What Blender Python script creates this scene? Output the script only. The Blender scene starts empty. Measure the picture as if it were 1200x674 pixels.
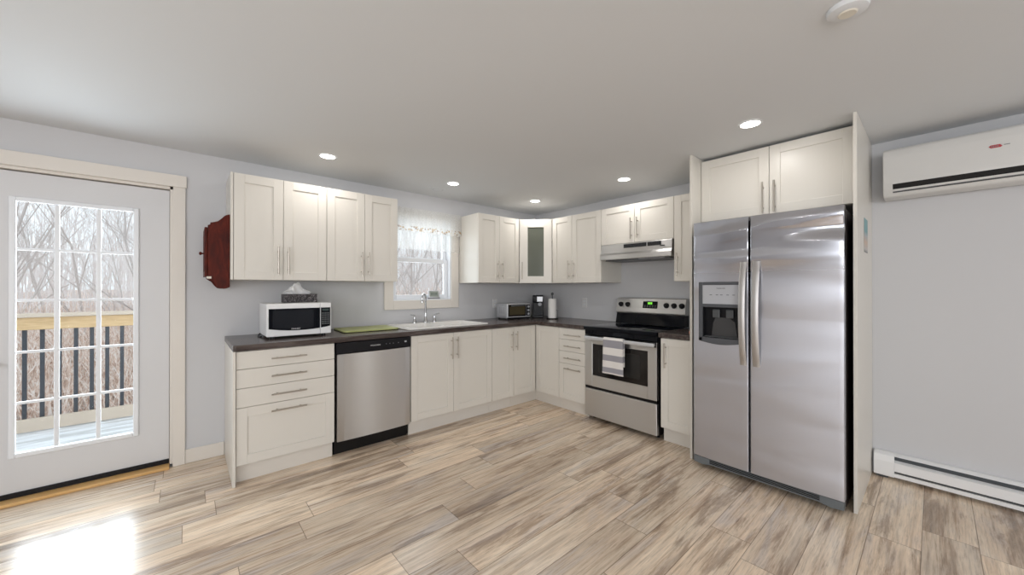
import bpy, bmesh, math, random
from mathutils import Vector, Matrix
R = math.radians
sc = bpy.context.scene
COL = sc.collection

# ------------------------------------------------------------------ camera, world, exposure
cam_d = bpy.data.cameras.new('camera'); cam = bpy.data.objects.new('camera', cam_d); COL.objects.link(cam)
cam_d.sensor_width = 36; cam_d.sensor_fit = 'HORIZONTAL'; cam_d.lens = 434.65 / 1200 * 36
cam_d.clip_start = .02; cam_d.clip_end = 300
cam.location = (-3.6476, -3.6559, 1.2926)
cam.rotation_euler = (R(90) + .00236, 0, -.72016)
sc.camera = cam
vs = sc.view_settings
vs.view_transform = 'Standard'; vs.look = 'None'; vs.gamma = 1; vs.use_curve_mapping = False
vs.exposure = 0.46
try: sc.display_settings.display_device = 'sRGB'
except Exception: pass

WORLD_STRENGTH = .98
w = bpy.data.worlds.new('overcast_sky'); sc.world = w; w.use_nodes = True
bg = w.node_tree.nodes['Background']; bg.inputs[0].default_value = (.86, .93, 1, 1); bg.inputs[1].default_value = WORLD_STRENGTH

def area(name, loc, rot, sx, sy, power, color=(1, 1, 1), shape='RECTANGLE', parent=None, spread=math.pi):
    l = bpy.data.lights.new(name, 'AREA'); l.shape = shape; l.size = sx; l.size_y = sy; l.energy = power; l.color = color; l.spread = spread
    o = bpy.data.objects.new(name, l); COL.objects.link(o); o.location = loc; o.rotation_euler = rot
    if parent: o.parent = parent
    return o
H = 2.308
XL, YF = -6.8, -6.7           # far side of the room behind the camera
POT_POWER = 1.75
area('fill_light_side', (XL - .02, -4.55, 1.5), (0, R(-90), 0), 1.3, 2.7, 42, (.97, .985, 1))  # added fill lamp, unseen, at the invented side window
area('fill_light_front', (-4.9, YF - .02, 1.55), (R(90), 0, 0), 2.8, 1.2, 44, (.98, .985, 1))  # added fill lamp, unseen, at the invented front window
area('fill_light_streak', (-.75, YF - .02, 1.55), (R(90), 0, 0), .5, 1.2, 9, (1, .99, .97))  # added lamp meant to put a bright streak on the dishwasher steel
area('fill_light_door', (-4.185, .55, 1.15), (R(-90), 0, 0), .8, 1.7, 38, (.86, .93, 1))  # added unseen lamp, boosts door daylight and its reflection on the floor
area('fill_light_sink', (-1.717, .42, 1.62), (R(-90), 0, 0), 0.62, .75, 4, (.88, .94, 1))  # added unseen lamp, boosts daylight through the sink window onto cabinet ends

# ------------------------------------------------------------------ materials
def mat(name, col=(.8, .8, .8), rough=.5, metal=0.0, spec=.5, build=None, coat=0, emit=None, es=0):
    m = bpy.data.materials.new(name); m.use_nodes = True
    nt = m.node_tree; b = nt.nodes['Principled BSDF']
    b.inputs['Base Color'].default_value = (*col, 1); b.inputs['Roughness'].default_value = rough
    b.inputs['Metallic'].default_value = metal; b.inputs['Specular IOR Level'].default_value = spec
    if coat: b.inputs['Coat Weight'].default_value = coat; b.inputs['Coat Roughness'].default_value = .15
    if emit: b.inputs['Emission Color'].default_value = (*emit, 1); b.inputs['Emission Strength'].default_value = es
    if build: build(nt, b)
    return m
def N(nt, typ, **kw):
    n = nt.nodes.new(typ)
    for k, v in kw.items():
        if k.startswith('i_'):
            key = k[2:]; key = int(key) if key.isdigit() else key
            n.inputs[key].default_value = v
        else: setattr(n, k, v)
    return n
def coords(nt, scale=(1, 1, 1), kind='Object'):
    tc = N(nt, 'ShaderNodeTexCoord'); mp = N(nt, 'ShaderNodeMapping'); mp.inputs['Scale'].default_value = scale
    nt.links.new(tc.outputs[kind], mp.inputs[0]); return mp.outputs[0]
def ramp(nt, src, stops, interp='LINEAR'):
    r = N(nt, 'ShaderNodeValToRGB'); cr = r.color_ramp; cr.interpolation = interp
    while len(cr.elements) > 1: cr.elements.remove(cr.elements[-1])
    for i, (p, c) in enumerate(stops):
        e = cr.elements[0] if i == 0 else cr.elements.new(p)
        e.position = p; e.color = (*c, 1) if len(c) == 3 else c
    nt.links.new(src, r.inputs[0]); return r.outputs[0]
def noise(nt, vec, scale, detail=3, rough=.5, dist=0.0):
    n = N(nt, 'ShaderNodeTexNoise'); n.inputs['Scale'].default_value = scale; n.inputs['Detail'].default_value = detail
    n.inputs['Roughness'].default_value = rough; n.inputs['Distortion'].default_value = dist
    nt.links.new(vec, n.inputs['Vector']); return n.outputs['Fac']
def bump(nt, b, src, strength, dist=.01):
    n = N(nt, 'ShaderNodeBump'); n.inputs['Strength'].default_value = strength; n.inputs['Distance'].default_value = dist
    nt.links.new(src, n.inputs['Height']); nt.links.new(n.outputs[0], b.inputs['Normal'])
def mixc(nt, fac, a, b, mode='MIX'):
    n = N(nt, 'ShaderNodeMix', data_type='RGBA', blend_type=mode)
    if hasattr(fac, 'is_linked'): nt.links.new(fac, n.inputs[0])
    else: n.inputs[0].default_value = fac
    for s, v in ((6, a), (7, b)):
        if hasattr(v, 'is_linked'): nt.links.new(v, n.inputs[s])
        else: n.inputs[s].default_value = (*v, 1)
    return n.outputs[2]
def math_(nt, op, a, b=None, c=None):
    n = N(nt, 'ShaderNodeMath', operation=op)
    for i, v in enumerate((a, b, c)):
        if v is None: continue
        if hasattr(v, 'is_linked'): nt.links.new(v, n.inputs[i])
        else: n.inputs[i].default_value = v
    return n.outputs[0]

def b_wall(nt, b):
    n = noise(nt, coords(nt), 160, 2); bump(nt, b, n, .04, .002)
M = {}
M['wall'] = mat('painted_wall', (.63, .632, .648), .75, build=b_wall)
M['ceiling'] = mat('ceiling_paint', (.725, .745, .765), .85, build=b_wall)
M['trim'] = mat('cream_trim_paint', (.78, .735, .675), .45)
M['white'] = mat('white_enamel', (.88, .885, .89), .35)
M['acwhite'] = mat('matte_white_plastic', (.70, .695, .68), .4)
M['doorpaint'] = mat('door_paint', (.70, .70, .71), .4)
M['vinyl'] = mat('white_vinyl', (.85, .87, .90), .3)
M['cab'] = mat('offwhite_cabinet', (.74, .71, .65), .32)
M['cabin'] = mat('cabinet_inside', (.74, .72, .68), .5)
M['plinth'] = mat('plinth_offwhite', (.74, .70, .64), .45)
def b_steel(nt, b):
    b.inputs['Anisotropic'].default_value = .88
    t = N(nt, 'ShaderNodeCombineXYZ'); t.inputs[2].default_value = 1.0; nt.links.new(t.outputs[0], b.inputs['Tangent'])
M['steel'] = mat('brushed_steel', (.62, .615, .605), .38, 1.0, build=b_steel)
def b_fridge(nt, b):
    big = noise(nt, coords(nt, (1, 2.6, 4.0)), 1.25, 0.5, .4, .6)
    z = N(nt, 'ShaderNodeSeparateXYZ'); nt.links.new(coords(nt), z.inputs[0])
    up = ramp(nt, math_(nt, 'MULTIPLY', z.outputs[2], .5), [(.55, (.12,) * 3), (.84, (1, 1, 1))])
    bump(nt, b, math_(nt, 'MULTIPLY', big, up), .9, .09)
    nt.links.new(ramp(nt, math_(nt, 'MULTIPLY', z.outputs[2], .5), [(.60, (.42,) * 3), (.80, (.13,) * 3)]), b.inputs['Roughness'])
M['fridge'] = mat('fridge_steel', (.575, .585, .635), .27, 1.0, build=b_fridge)
M['handlesteel'] = mat('satin_handle', (.50, .485, .475), .42, 1.0)
M['nickel'] = mat('brushed_nickel', (.50, .46, .41), .32, 1.0)
M['chrome'] = mat('chrome', (.62, .63, .65), .12, 1.0)
M['black'] = mat('black_plastic', (.006, .006, .008), .35, spec=.25)
M['blackgloss'] = mat('black_glass', (.003, .004, .007), .06, spec=.16)
M['blackmatte'] = mat('black_enamel', (.007, .006, .006), .5, spec=.25)
M['darkgrey'] = mat('dark_grey_plastic', (.075, .08, .085), .4)
M['midgrey'] = mat('grey_plastic', (.22, .225, .235), .4)
M['lightgrey'] = mat('light_grey_plastic', (.46, .47, .50), .4)
M['silver'] = mat('silver_paint', (.62, .63, .65), .3, .4)
M['ovenglass'] = mat('oven_window', (.010, .008, .008), .08, spec=.35)
M['print'] = mat('pale_print', (.70, .70, .70), .5)
M['printdark'] = mat('dark_print', (.07, .07, .08), .5)
M['green_led'] = mat('green_display', (.02, .1, .02), .4, emit=(.25, 1, .05), es=.7)
M['porcelain'] = mat('white_sink', (.84, .82, .79), .2)
M['paper'] = mat('paper_towel_paper', (.86, .85, .83), .9)
M['tissue'] = mat('tissue_paper', (.88, .88, .88), .9)
M['orange'] = mat('orange_plastic', (.75, .25, .12), .5)
M['cream'] = mat('cream_edge', (.75, .71, .62), .5)
M['lamp'] = mat('lamp_lens', (1, 1, 1), .5, emit=(1, .95, .88), es=7.0)
M['charcoal'] = mat('charcoal_metal', (.045, .05, .06), .4)
M['bark'] = mat('pale_bark', (.56, .51, .49), .9)
M['snow'] = mat('snow', (.88, .90, .93), .8)
M['outlet'] = mat('outlet_white', (.74, .74, .74), .4)

def b_counter(nt, b):
    v = coords(nt, (1.2, 14, 14)); n = noise(nt, v, 3, 5, .6, .4)
    c = ramp(nt, n, [(.3, (.022, .014, .012)), (.5, (.070, .052, .046)), (.7, (.135, .11, .10))])
    nt.links.new(c, b.inputs['Base Color']); bump(nt, b, n, .05, .002)
M['counter'] = mat('dark_laminate', (.1, .08, .08), .22, build=b_counter)
def b_mahog(nt, b):
    v = coords(nt, (9, 9, 2.2)); n = noise(nt, v, 3, 4, .6, .8)
    c = ramp(nt, n, [(.3, (.030, .003, .0015)), (.55, (.090, .009, .003)), (.8, (.16, .022, .008))])
    nt.links.new(c, b.inputs['Base Color'])
M['mahogany'] = mat('mahogany', (.13, .02, .01), .5, spec=.2, build=b_mahog)
def b_pine(nt, b):
    v = coords(nt, (2, 18, 18)); n = noise(nt, v, 3, 4, .6, .5)
    c = ramp(nt, n, [(.3, (.55, .36, .18)), (.7, (.75, .54, .30))])
    nt.links.new(c, b.inputs['Base Color'])
M['pine'] = mat('new_pine', (.6, .4, .2), .6, build=b_pine)
M['palepine'] = mat('weathered_pine', (.62, .52, .42), .7)
def b_thresh(nt, b):
    v = coords(nt, (2, 30, 30)); n = noise(nt, v, 3, 4, .6, .3)
    c = ramp(nt, n, [(.3, (.66, .38, .13)), (.7, (.80, .52, .23))])
    nt.links.new(c, b.inputs['Base Color'])
M['threshold'] = mat('golden_threshold', (.6, .35, .12), .35, build=b_thresh)
def b_deck(nt, b):
    v = coords(nt, (1.0, 6, 1)); n = noise(nt, v, 2.2, 4, .6, .3)
    c = ramp(nt, n, [(.40, (.62, .63, .63)), (.55, (.88, .90, .93))])
    nt.links.new(c, b.inputs['Base Color'])
M['deck'] = mat('snowy_deck_boards', (.8, .8, .8), .8, build=b_deck)
def b_ground(nt, b):
    v = coords(nt); n = noise(nt, v, 4.5, 8, .8)
    c = ramp(nt, n, [(.32, (.46, .31, .25)), (.5, (.64, .50, .43)), (.68, (.80, .70, .65))])
    nt.links.new(c, b.inputs['Base Color'])
M['ground'] = mat('leaf_litter', (.3, .2, .15), .95, build=b_ground)
def b_brush(nt, b):
    n = noise(nt, coords(nt), 9, 2, .6)
    nt.links.new(ramp(nt, n, [(.36, (.50, .35, .28)), (.46, (.76, .60, .51)), (.56, (.88, .79, .73)), (.64, (.94, .90, .87))]), b.inputs['Base Color'])
M['brush'] = mat('dry_brush', (.66, .54, .48), .95, build=b_brush)

def b_floor(nt, b):
    L = nt.links
    tc = N(nt, 'ShaderNodeTexCoord'); sp = N(nt, 'ShaderNodeSeparateXYZ'); L.new(tc.outputs['Object'], sp.inputs[0])
    PW, PL = .19, 1.22
    yy = math_(nt, 'DIVIDE', math_(nt, 'ADD', sp.outputs[1], .95 + 19.0), PW)
    row = math_(nt, 'FLOOR', yy); fy = math_(nt, 'FRACT', yy)
    wn = N(nt, 'ShaderNodeTexWhiteNoise', noise_dimensions='1D'); L.new(row, wn.inputs['W'])
    xx = math_(nt, 'ADD', math_(nt, 'DIVIDE', math_(nt, 'ADD', sp.outputs[0], 20.0), PL), math_(nt, 'MULTIPLY', wn.outputs['Value'], 7.3))
    colm = math_(nt, 'FLOOR', xx); fx = math_(nt, 'FRACT', xx)
    cid = N(nt, 'ShaderNodeCombineXYZ'); L.new(row, cid.inputs[0]); L.new(colm, cid.inputs[1])
    rnd = N(nt, 'ShaderNodeTexWhiteNoise', noise_dimensions='3D'); L.new(cid.outputs[0], rnd.inputs['Vector'])
    off = N(nt, 'ShaderNodeVectorMath', operation='SCALE'); L.new(rnd.outputs['Color'], off.inputs[0]); off.inputs['Scale'].default_value = 40
    add = N(nt, 'ShaderNodeVectorMath', operation='ADD'); L.new(tc.outputs['Object'], add.inputs[0]); L.new(off.outputs[0], add.inputs[1])
    def mp(s):
        m = N(nt, 'ShaderNodeMapping'); m.inputs['Scale'].default_value = s; L.new(add.outputs[0], m.inputs[0]); return m.outputs[0]
    g1 = noise(nt, mp((.75, 5.5, 1)), 1.7, 8, .66, .35)     # smoky patches along the grain
    g2 = noise(nt, mp((3.0, 55, 1)), 2.2, 6, .72, .3)       # fine grain
    g3 = noise(nt, mp((.6, 3.2, 1)), 1.6, 4, .6, .6)        # warm / grey drift
    g4 = noise(nt, mp((.55, 20, 1)), 1.8, 7, .7, .3)        # thin brown streaks
    base = ramp(nt, g3, [(.34, (.66, .575, .51)), (.46, (.73, .59, .455)), (.58, (.80, .68, .545)), (.70, (.73, .645, .565))])
    smoke = ramp(nt, g1, [(.30, (.40, .37, .355)), (.40, (.66, .615, .585)), (.47, (1, 1, 1)), (.70, (1.12, 1.12, 1.12))])
    c = mixc(nt, 1.0, base, smoke, 'MULTIPLY')
    streak = ramp(nt, g4, [(.30, (.55, .46, .40)), (.43, (.88, .85, .82)), (.52, (1, 1, 1)), (.70, (1.07, 1.07, 1.07))])
    c = mixc(nt, 1.0, c, streak, 'MULTIPLY')
    grain = ramp(nt, g2, [(.30, (.60, .575, .555)), (.5, (1, 1, 1)), (.70, (1.16, 1.15, 1.14))])
    c = mixc(nt, .9, c, grain, 'MULTIPLY')
    # cathedral figures here and there
    wv = N(nt, 'ShaderNodeTexWave', wave_type='RINGS', rings_direction='Z'); wv.inputs['Scale'].default_value = 1.6
    wv.inputs['Distortion'].default_value = 5; wv.inputs['Detail'].default_value = 3; L.new(mp((1.2, 9, 1)), wv.inputs['Vector'])
    msk = ramp(nt, noise(nt, mp((1.6, 6, 1)), 1.8, 1), [(.60, (0, 0, 0)), (.72, (.38,) * 3)])
    c = mixc(nt, msk, c, mixc(nt, wv.outputs['Fac'], (.27, .21, .17), (.66, .56, .45)))
    tint = ramp(nt, rnd.outputs['Value'], [(0, (.80, .79, .78)), (.5, (.97, .96, .95)), (1, (1.10, 1.07, 1.03))])
    c = mixc(nt, 1.0, c, tint, 'MULTIPLY')
    ex = math_(nt, 'MINIMUM', math_(nt, 'MULTIPLY', fx, PL), math_(nt, 'MULTIPLY', math_(nt, 'SUBTRACT', 1, fx), PL))
    ey = math_(nt, 'MINIMUM', math_(nt, 'MULTIPLY', fy, PW), math_(nt, 'MULTIPLY', math_(nt, 'SUBTRACT', 1, fy), PW))
    e = math_(nt, 'MINIMUM', ex, ey)
    seam = ramp(nt, math_(nt, 'MULTIPLY', e, 100), [(.10, (.45, .42, .40)), (.24, (1, 1, 1))])
    c = mixc(nt, 1.0, c, seam, 'MULTIPLY')
    L.new(c, b.inputs['Base Color'])
    rr = ramp(nt, g1, [(.3, (.28,) * 3), (.7, (.20,) * 3)]); L.new(rr, b.inputs['Roughness'])
    bump(nt, b, g2, .05, .002)
M['floor'] = mat('grey_oak_planks', (.5, .4, .3), .3, build=b_floor, spec=.7)

def glassmat(name, tint, refl=.06, rough=.02):
    m = bpy.data.materials.new(name); m.use_nodes = True; nt = m.node_tree; nt.nodes.clear()
    o = N(nt, 'ShaderNodeOutputMaterial'); mx = N(nt, 'ShaderNodeMixShader'); t = N(nt, 'ShaderNodeBsdfTransparent'); g = N(nt, 'ShaderNodeBsdfGlossy')
    t.inputs[0].default_value = (*tint, 1); g.inputs['Roughness'].default_value = rough; mx.inputs[0].default_value = refl
    nt.links.new(t.outputs[0], mx.inputs[1]); nt.links.new(g.outputs[0], mx.inputs[2]); nt.links.new(mx.outputs[0], o.inputs[0]); return m
M['glass'] = glassmat('window_glass', (.97, .985, .98), .005)
M['tintglass'] = glassmat('tinted_cabinet_glass', (.62, .66, .60), .06, .1)
def frost(m):
    nt = m.node_tree; o = [n for n in nt.nodes if n.type == 'OUTPUT_MATERIAL'][0]; src = o.inputs[0].links[0].from_socket
    d = N(nt, 'ShaderNodeBsdfDiffuse'); d.inputs[0].default_value = (.235, .25, .205, 1); mx = N(nt, 'ShaderNodeMixShader'); mx.inputs[0].default_value = .5
    nt.links.new(src, mx.inputs[1]); nt.links.new(d.outputs[0], mx.inputs[2]); nt.links.new(mx.outputs[0], o.inputs[0])
frost(M['tintglass'])
def sheer(name, alpha, flowers=None):
    m = bpy.data.materials.new(name); m.use_nodes = True; nt = m.node_tree; nt.nodes.clear(); L = nt.links
    o = N(nt, 'ShaderNodeOutputMaterial'); mx = N(nt, 'ShaderNodeMixShader'); t = N(nt, 'ShaderNodeBsdfTransparent')
    d = N(nt, 'ShaderNodeBsdfDiffuse'); tr = N(nt, 'ShaderNodeBsdfTranslucent'); m2 = N(nt, 'ShaderNodeMixShader'); m2.inputs[0].default_value = .6
    d.inputs[0].default_value = (.85, .85, .84, 1); tr.inputs[0].default_value = (.85, .85, .83, 1)
    L.new(d.outputs[0], m2.inputs[1]); L.new(tr.outputs[0], m2.inputs[2]); L.new(t.outputs[0], mx.inputs[1]); L.new(m2.outputs[0], mx.inputs[2]); L.new(mx.outputs[0], o.inputs[0])
    lace = ramp(nt, noise(nt, coords(nt, (60, 2, 30)), 2.2, 2), [(.3, (alpha * .88,) * 3), (.7, (min(1, alpha * 1.1),) * 3)])
    L.new(lace, mx.inputs[0])
    if flowers:
        v = N(nt, 'ShaderNodeTexVoronoi'); v.inputs['Scale'].default_value = 38; L.new(coords(nt, (1, .05, 1)), v.inputs['Vector'])
        dots = ramp(nt, v.outputs['Distance'], [(.34, (.85,) * 3), (.55, (0, 0, 0))])
        tc = N(nt, 'ShaderNodeTexCoord'); sp = N(nt, 'ShaderNodeSeparateXYZ'); L.new(tc.outputs['Object'], sp.inputs[0])
        band = ramp(nt, math_(nt, 'ADD', sp.outputs[2], .30), [(.075, (0, 0, 0)), (.085, (1, 1, 1)), (.125, (1, 1, 1)), (.135, (0, 0, 0))])
        f = math_(nt, 'MULTIPLY', dots, band)
        cc = ramp(nt, v.outputs['Color'], [(.0, (.45, .27, .12)), (.5, (.62, .42, .20)), (.75, (.30, .24, .20)), (1, (.55, .33, .25))])
        col = mixc(nt, f, (.85, .85, .84), cc); L.new(col, d.inputs[0]); L.new(col, tr.inputs[0])
        L.new(math_(nt, 'MAXIMUM', lace, math_(nt, 'MULTIPLY', f, .9)), mx.inputs[0])
    return m
M['lace'] = sheer('lace_valance_cloth', .82, True)
M['sheer'] = sheer('sheer_cloth', .42)
def b_tissuebox(nt, b):
    v = N(nt, 'ShaderNodeTexNoise'); v.inputs['Scale'].default_value = 26; v.inputs['Distortion'].default_value = 2.5; v.inputs['Detail'].default_value = 1
    nt.links.new(coords(nt), v.inputs['Vector'])
    c = ramp(nt, v.outputs['Fac'], [(.50, (.016, .012, .014)), (.535, (.018, .014, .015)), (.55, (.26, .23, .235)), (.585, (.26, .23, .235)), (.60, (.018, .014, .015))])
    nt.links.new(c, b.inputs['Base Color'])
M['tissuebox'] = mat('patterned_card', (.1, .1, .1), .5, build=b_tissuebox)
def b_board(nt, b):
    n = noise(nt, coords(nt, (3, 30, 30)), 3, 3)
    c = ramp(nt, n, [(.3, (.40, .43, .14)), (.7, (.50, .53, .22))]); nt.links.new(c, b.inputs['Base Color'])
M['board'] = mat('green_board', (.45, .5, .2), .4, build=b_board)
def b_cloth(nt, b):
    tc = N(nt, 'ShaderNodeTexCoord'); sp = N(nt, 'ShaderNodeSeparateXYZ'); nt.links.new(tc.outputs['Object'], sp.inputs[0])
    G, Wt = (.33, .32, .35), (.80, .77, .74)
    z = math_(nt, 'MULTIPLY', sp.outputs[2], 1 / .34)        # 0 at the hem, 1 at the bar
    c = ramp(nt, z, [(0, Wt), (.055, G), (.19, Wt), (.37, G), (.53, Wt), (.73, G), (.93, Wt)], 'CONSTANT')
    nt.links.new(c, b.inputs['Base Color']); bump(nt, b, noise(nt, coords(nt, (300, 300, 300)), 1, 1), .2, .002)
M['cloth'] = mat('striped_tea_towel', (.6, .6, .6), .9, build=b_cloth)
def b_sticker(nt, b):
    tc = N(nt, 'ShaderNodeTexCoord'); sp = N(nt, 'ShaderNodeSeparateXYZ'); nt.links.new(tc.outputs['Object'], sp.inputs[0])
    c = ramp(nt, math_(nt, 'MULTIPLY', sp.outputs[2], 4.6), [(0, (.16, .17, .17)), (.1, (.55, .52, .50)), (.3, (.60, .45, .36)), (.5, (.42, .45, .47)), (.62, (.16, .34, .37)), (1, (.22, .40, .42))])
    nt.links.new(c, b.inputs['Base Color'])
M['sticker'] = mat('teal_card', (.2, .4, .4), .5, build=b_sticker)

# ------------------------------------------------------------------ mesh helpers
class MB:
    def __init__(s): s.bm = bmesh.new()
    def _bevel(s, verts, r, seg=1):
        if r <= 0: return
        es = list({e for v in verts for e in v.link_edges})
        bmesh.ops.bevel(s.bm, geom=es, offset=r, segments=seg, affect='EDGES', profile=.5, clamp_overlap=True)
    def box(s, x0, x1, y0, y1, z0, z1, r=0.0, seg=1, mx=None):
        x0, x1 = sorted((x0, x1)); y0, y1 = sorted((y0, y1)); z0, z1 = sorted((z0, z1))
        m = Matrix.Translation(((x0 + x1) / 2, (y0 + y1) / 2, (z0 + z1) / 2)) @ Matrix.Diagonal((x1 - x0, y1 - y0, z1 - z0, 1))
        if mx is not None: m = mx @ m
        vs_ = bmesh.ops.create_cube(s.bm, size=1, matrix=m)['verts']
        s._bevel(vs_, r, seg); return s
    def prism(s, poly, axis, a, b, r=0.0, seg=1):
        def P(p, t):
            return {'x': (t, p[0], p[1]), 'y': (p[0], t, p[1]), 'z': (p[0], p[1], t)}[axis]
        n = len(poly)
        va = [s.bm.verts.new(P(p, a)) for p in poly]; vb = [s.bm.verts.new(P(p, b)) for p in poly]
        s.bm.faces.new(va); s.bm.faces.new(vb[::-1])
        for i in range(n): s.bm.faces.new((va[(i + 1) % n], va[i], vb[i], vb[(i + 1) % n]))
        s._bevel(va + vb, r, seg); return s
    def tube(s, pts, rad, seg=10, cap=True):
        pts = [Vector(p) for p in pts]; n = len(pts)
        rads = rad if isinstance(rad, (list, tuple)) else [rad] * n
        rings = []; up = None
        for i, p in enumerate(pts):
            t = (pts[min(i + 1, n - 1)] - pts[max(i - 1, 0)]).normalized()
            if up is None:
                up = Vector((0, 0, 1)) if abs(t.z) < .9 else Vector((1, 0, 0))
            u = (up - t * up.dot(t)).normalized(); v = t.cross(u); up = u
            rings.append([s.bm.verts.new(p + (u * math.cos(2 * math.pi * k / seg) + v * math.sin(2 * math.pi * k / seg)) * rads[i]) for k in range(seg)])
        for a, b in zip(rings, rings[1:]):
            for k in range(seg): s.bm.faces.new((a[k], a[(k + 1) % seg], b[(k + 1) % seg], b[k]))
        if cap: s.bm.faces.new(rings[0][::-1]); s.bm.faces.new(rings[-1])
        return s
    def lathe(s, prof, c=(0, 0, 0), seg=24, axis='z', cap=True):
        c = Vector(c); rings = []
        for r, h in prof:
            ring = []
            for k in range(seg):
                a = 2 * math.pi * k / seg; p, q = r * math.cos(a), r * math.sin(a)
                ring.append(s.bm.verts.new(c + Vector({'z': (p, q, h), 'x': (h, p, q), 'y': (q, h, p)}[axis])))
            rings.append(ring)
        for a, b in zip(rings, rings[1:]):
            for k in range(seg): s.bm.faces.new((a[k], a[(k + 1) % seg], b[(k + 1) % seg], b[k]))
        if cap: s.bm.faces.new(rings[0][::-1]); s.bm.faces.new(rings[-1])
        return s
    def grid(s, fn, nu, nv):
        vv = [[s.bm.verts.new(fn(i / nu, j / nv)) for j in range(nv + 1)] for i in range(nu + 1)]
        for i in range(nu):
            for j in range(nv): s.bm.faces.new((vv[i][j], vv[i + 1][j], vv[i + 1][j + 1], vv[i][j + 1]))
        return s
    def plate(s, outer, holes, z0, z1):
        """a slab of any outline with holes through it"""
        bm = s.bm
        for z, flip in ((z1, False), (z0, True)):
            es = []
            for loop in [outer] + holes:
                vs_ = [bm.verts.new((p[0], p[1], z)) for p in loop]
                es += [bm.edges.new((vs_[i], vs_[(i + 1) % len(vs_)])) for i in range(len(vs_))]
            bmesh.ops.triangle_fill(bm, use_beauty=True, use_dissolve=False, edges=es, normal=(0, 0, -1 if flip else 1))
        for loop in [outer] + holes:
            n = len(loop)
            for i in range(n):
                p, q = loop[i], loop[(i + 1) % n]
                bm.faces.new([bm.verts.new(c) for c in ((p[0], p[1], z0), (q[0], q[1], z0), (q[0], q[1], z1), (p[0], p[1], z1))])
        bmesh.ops.remove_doubles(bm, verts=bm.verts[:], dist=1e-5)
        bmesh.ops.dissolve_limit(bm, angle_limit=.01, verts=bm.verts[:], edges=bm.edges[:])
        return s
    def build(s, name, m, parent=None, smooth=None, fix=True, bevel=0):
        if fix: bmesh.ops.recalc_face_normals(s.bm, faces=s.bm.faces[:])
        me = bpy.data.meshes.new(name); s.bm.to_mesh(me); s.bm.free()
        me.materials.append(M[m] if isinstance(m, str) else m)
        if smooth is not None:
            me.polygons.foreach_set('use_smooth', [True] * len(me.polygons)); me.set_sharp_from_angle(angle=R(smooth))
        o = bpy.data.objects.new(name, me); COL.objects.link(o)
        if parent: o.parent = parent
        if bevel:
            md = o.modifiers.new('edge', 'BEVEL'); md.width = bevel; md.segments = 2; md.limit_method = 'ANGLE'
        return o
def thing(name, label, cat, loc=(0, 0, 0), rz=0, group=None):
    o = bpy.data.objects.new(name, None); COL.objects.link(o); o.empty_display_size = .1
    o.location = loc; o.rotation_euler = (0, 0, rz); o['label'] = label; o['category'] = cat
    if group: o['group'] = group
    return o
def tag(o, label, cat, group=None, loc=None):
    o['label'] = label; o['category'] = cat
    if group: o['group'] = group
    if loc: o.location = loc
    return o
def struct(o): o['kind'] = 'structure'; return o
def cut(o, cutter):
    md = o.modifiers.new('c', 'BOOLEAN'); md.operation = 'DIFFERENCE'; md.object = cutter; md.solver = 'EXACT'
    dg = bpy.context.evaluated_depsgraph_get(); me = bpy.data.meshes.new_from_object(o.evaluated_get(dg)); o.modifiers.clear(); o.data = me
    bpy.data.objects.remove(cutter)
def text(body, name, size, m, parent, loc, rot, sx=1.0):
    c = bpy.data.curves.new(name, 'FONT'); c.body = body; c.size = size; c.extrude = .0004; c.align_x = 'CENTER'; c.align_y = 'CENTER'
    o = bpy.data.objects.new(name, c); COL.objects.link(o)
    dg = bpy.context.evaluated_depsgraph_get(); me = bpy.data.meshes.new_from_object(o.evaluated_get(dg)); bpy.data.objects.remove(o)
    me.materials.clear(); me.materials.append(M[m]); me.name = name
    o = bpy.data.objects.new(name, me); COL.objects.link(o); o.parent = parent; o.location = loc; o.rotation_euler = rot; o.scale = (sx, 1, 1); return o
FRONT = (R(90), 0, 0)        # text lying on a face that looks towards local -y

# ------------------------------------------------------------------ the setting
f = MB().box(XL, 0, YF, .0, -.08, 0); struct(f.build('floor', 'floor'))
struct(MB().box(XL - .15, .15, YF - .15, .15, H, H + .1).build('ceiling', 'ceiling'))
DX0, DX1, DZ = -4.655, -3.722, 2.035          # door opening
WX0, WX1, WZ0, WZ1 = -2.062, -1.372, 1.165, 2.025   # window opening
T = .15
wb = MB()
wb.box(XL - T, DX0, 0, T, -.1, H); wb.box(DX0, DX1, 0, T, DZ, H); wb.box(DX0, DX1, 0.0, T, -.1, -.001)
wb.box(DX1, WX0, 0, T, -.1, H); wb.box(WX0, WX1, 0, T, -.1, WZ0); wb.box(WX0, WX1, 0, T, WZ1, H); wb.box(WX1, T, 0, T, -.1, H)
struct(wb.build('wall_back', 'wall'))
struct(MB().box(0, T, YF, 0, -.1, H).build('wall_right', 'wall'))
wl = MB(); ly0, ly1, lz0, lz1 = -5.9, -3.2, .85, 2.15
wl.box(XL - T, XL, YF, ly0, -.1, H); wl.box(XL - T, XL, ly1, 0, -.1, H); wl.box(XL - T, XL, ly0, ly1, -.1, lz0); wl.box(XL - T, XL, ly0, ly1, lz1, H)
struct(wl.build('wall_left', 'wall'))
wf = MB(); fx0, fx1, fz0, fz1 = -6.3, -3.5, .9, 2.2
wf.box(XL - T, fx0, YF - T, YF, -.1, H); px0, px1 = -1.02, -.48
wf.box(fx1, px0, YF - T, YF, -.1, H); wf.box(px1, T, YF - T, YF, -.1, H); wf.box(px0, px1, YF - T, YF, -.1, fz0); wf.box(px0, px1, YF - T, YF, fz1, H); wf.box(fx0, fx1, YF - T, YF, -.1, fz0); wf.box(fx0, fx1, YF - T, YF, fz1, H)
struct(wf.build('wall_front', 'wall'))
struct(MB().box(-3.6535, -3.4255, -.014, -.0005, 0, .102, .003).build('baseboard_back', 'trim'))
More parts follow.
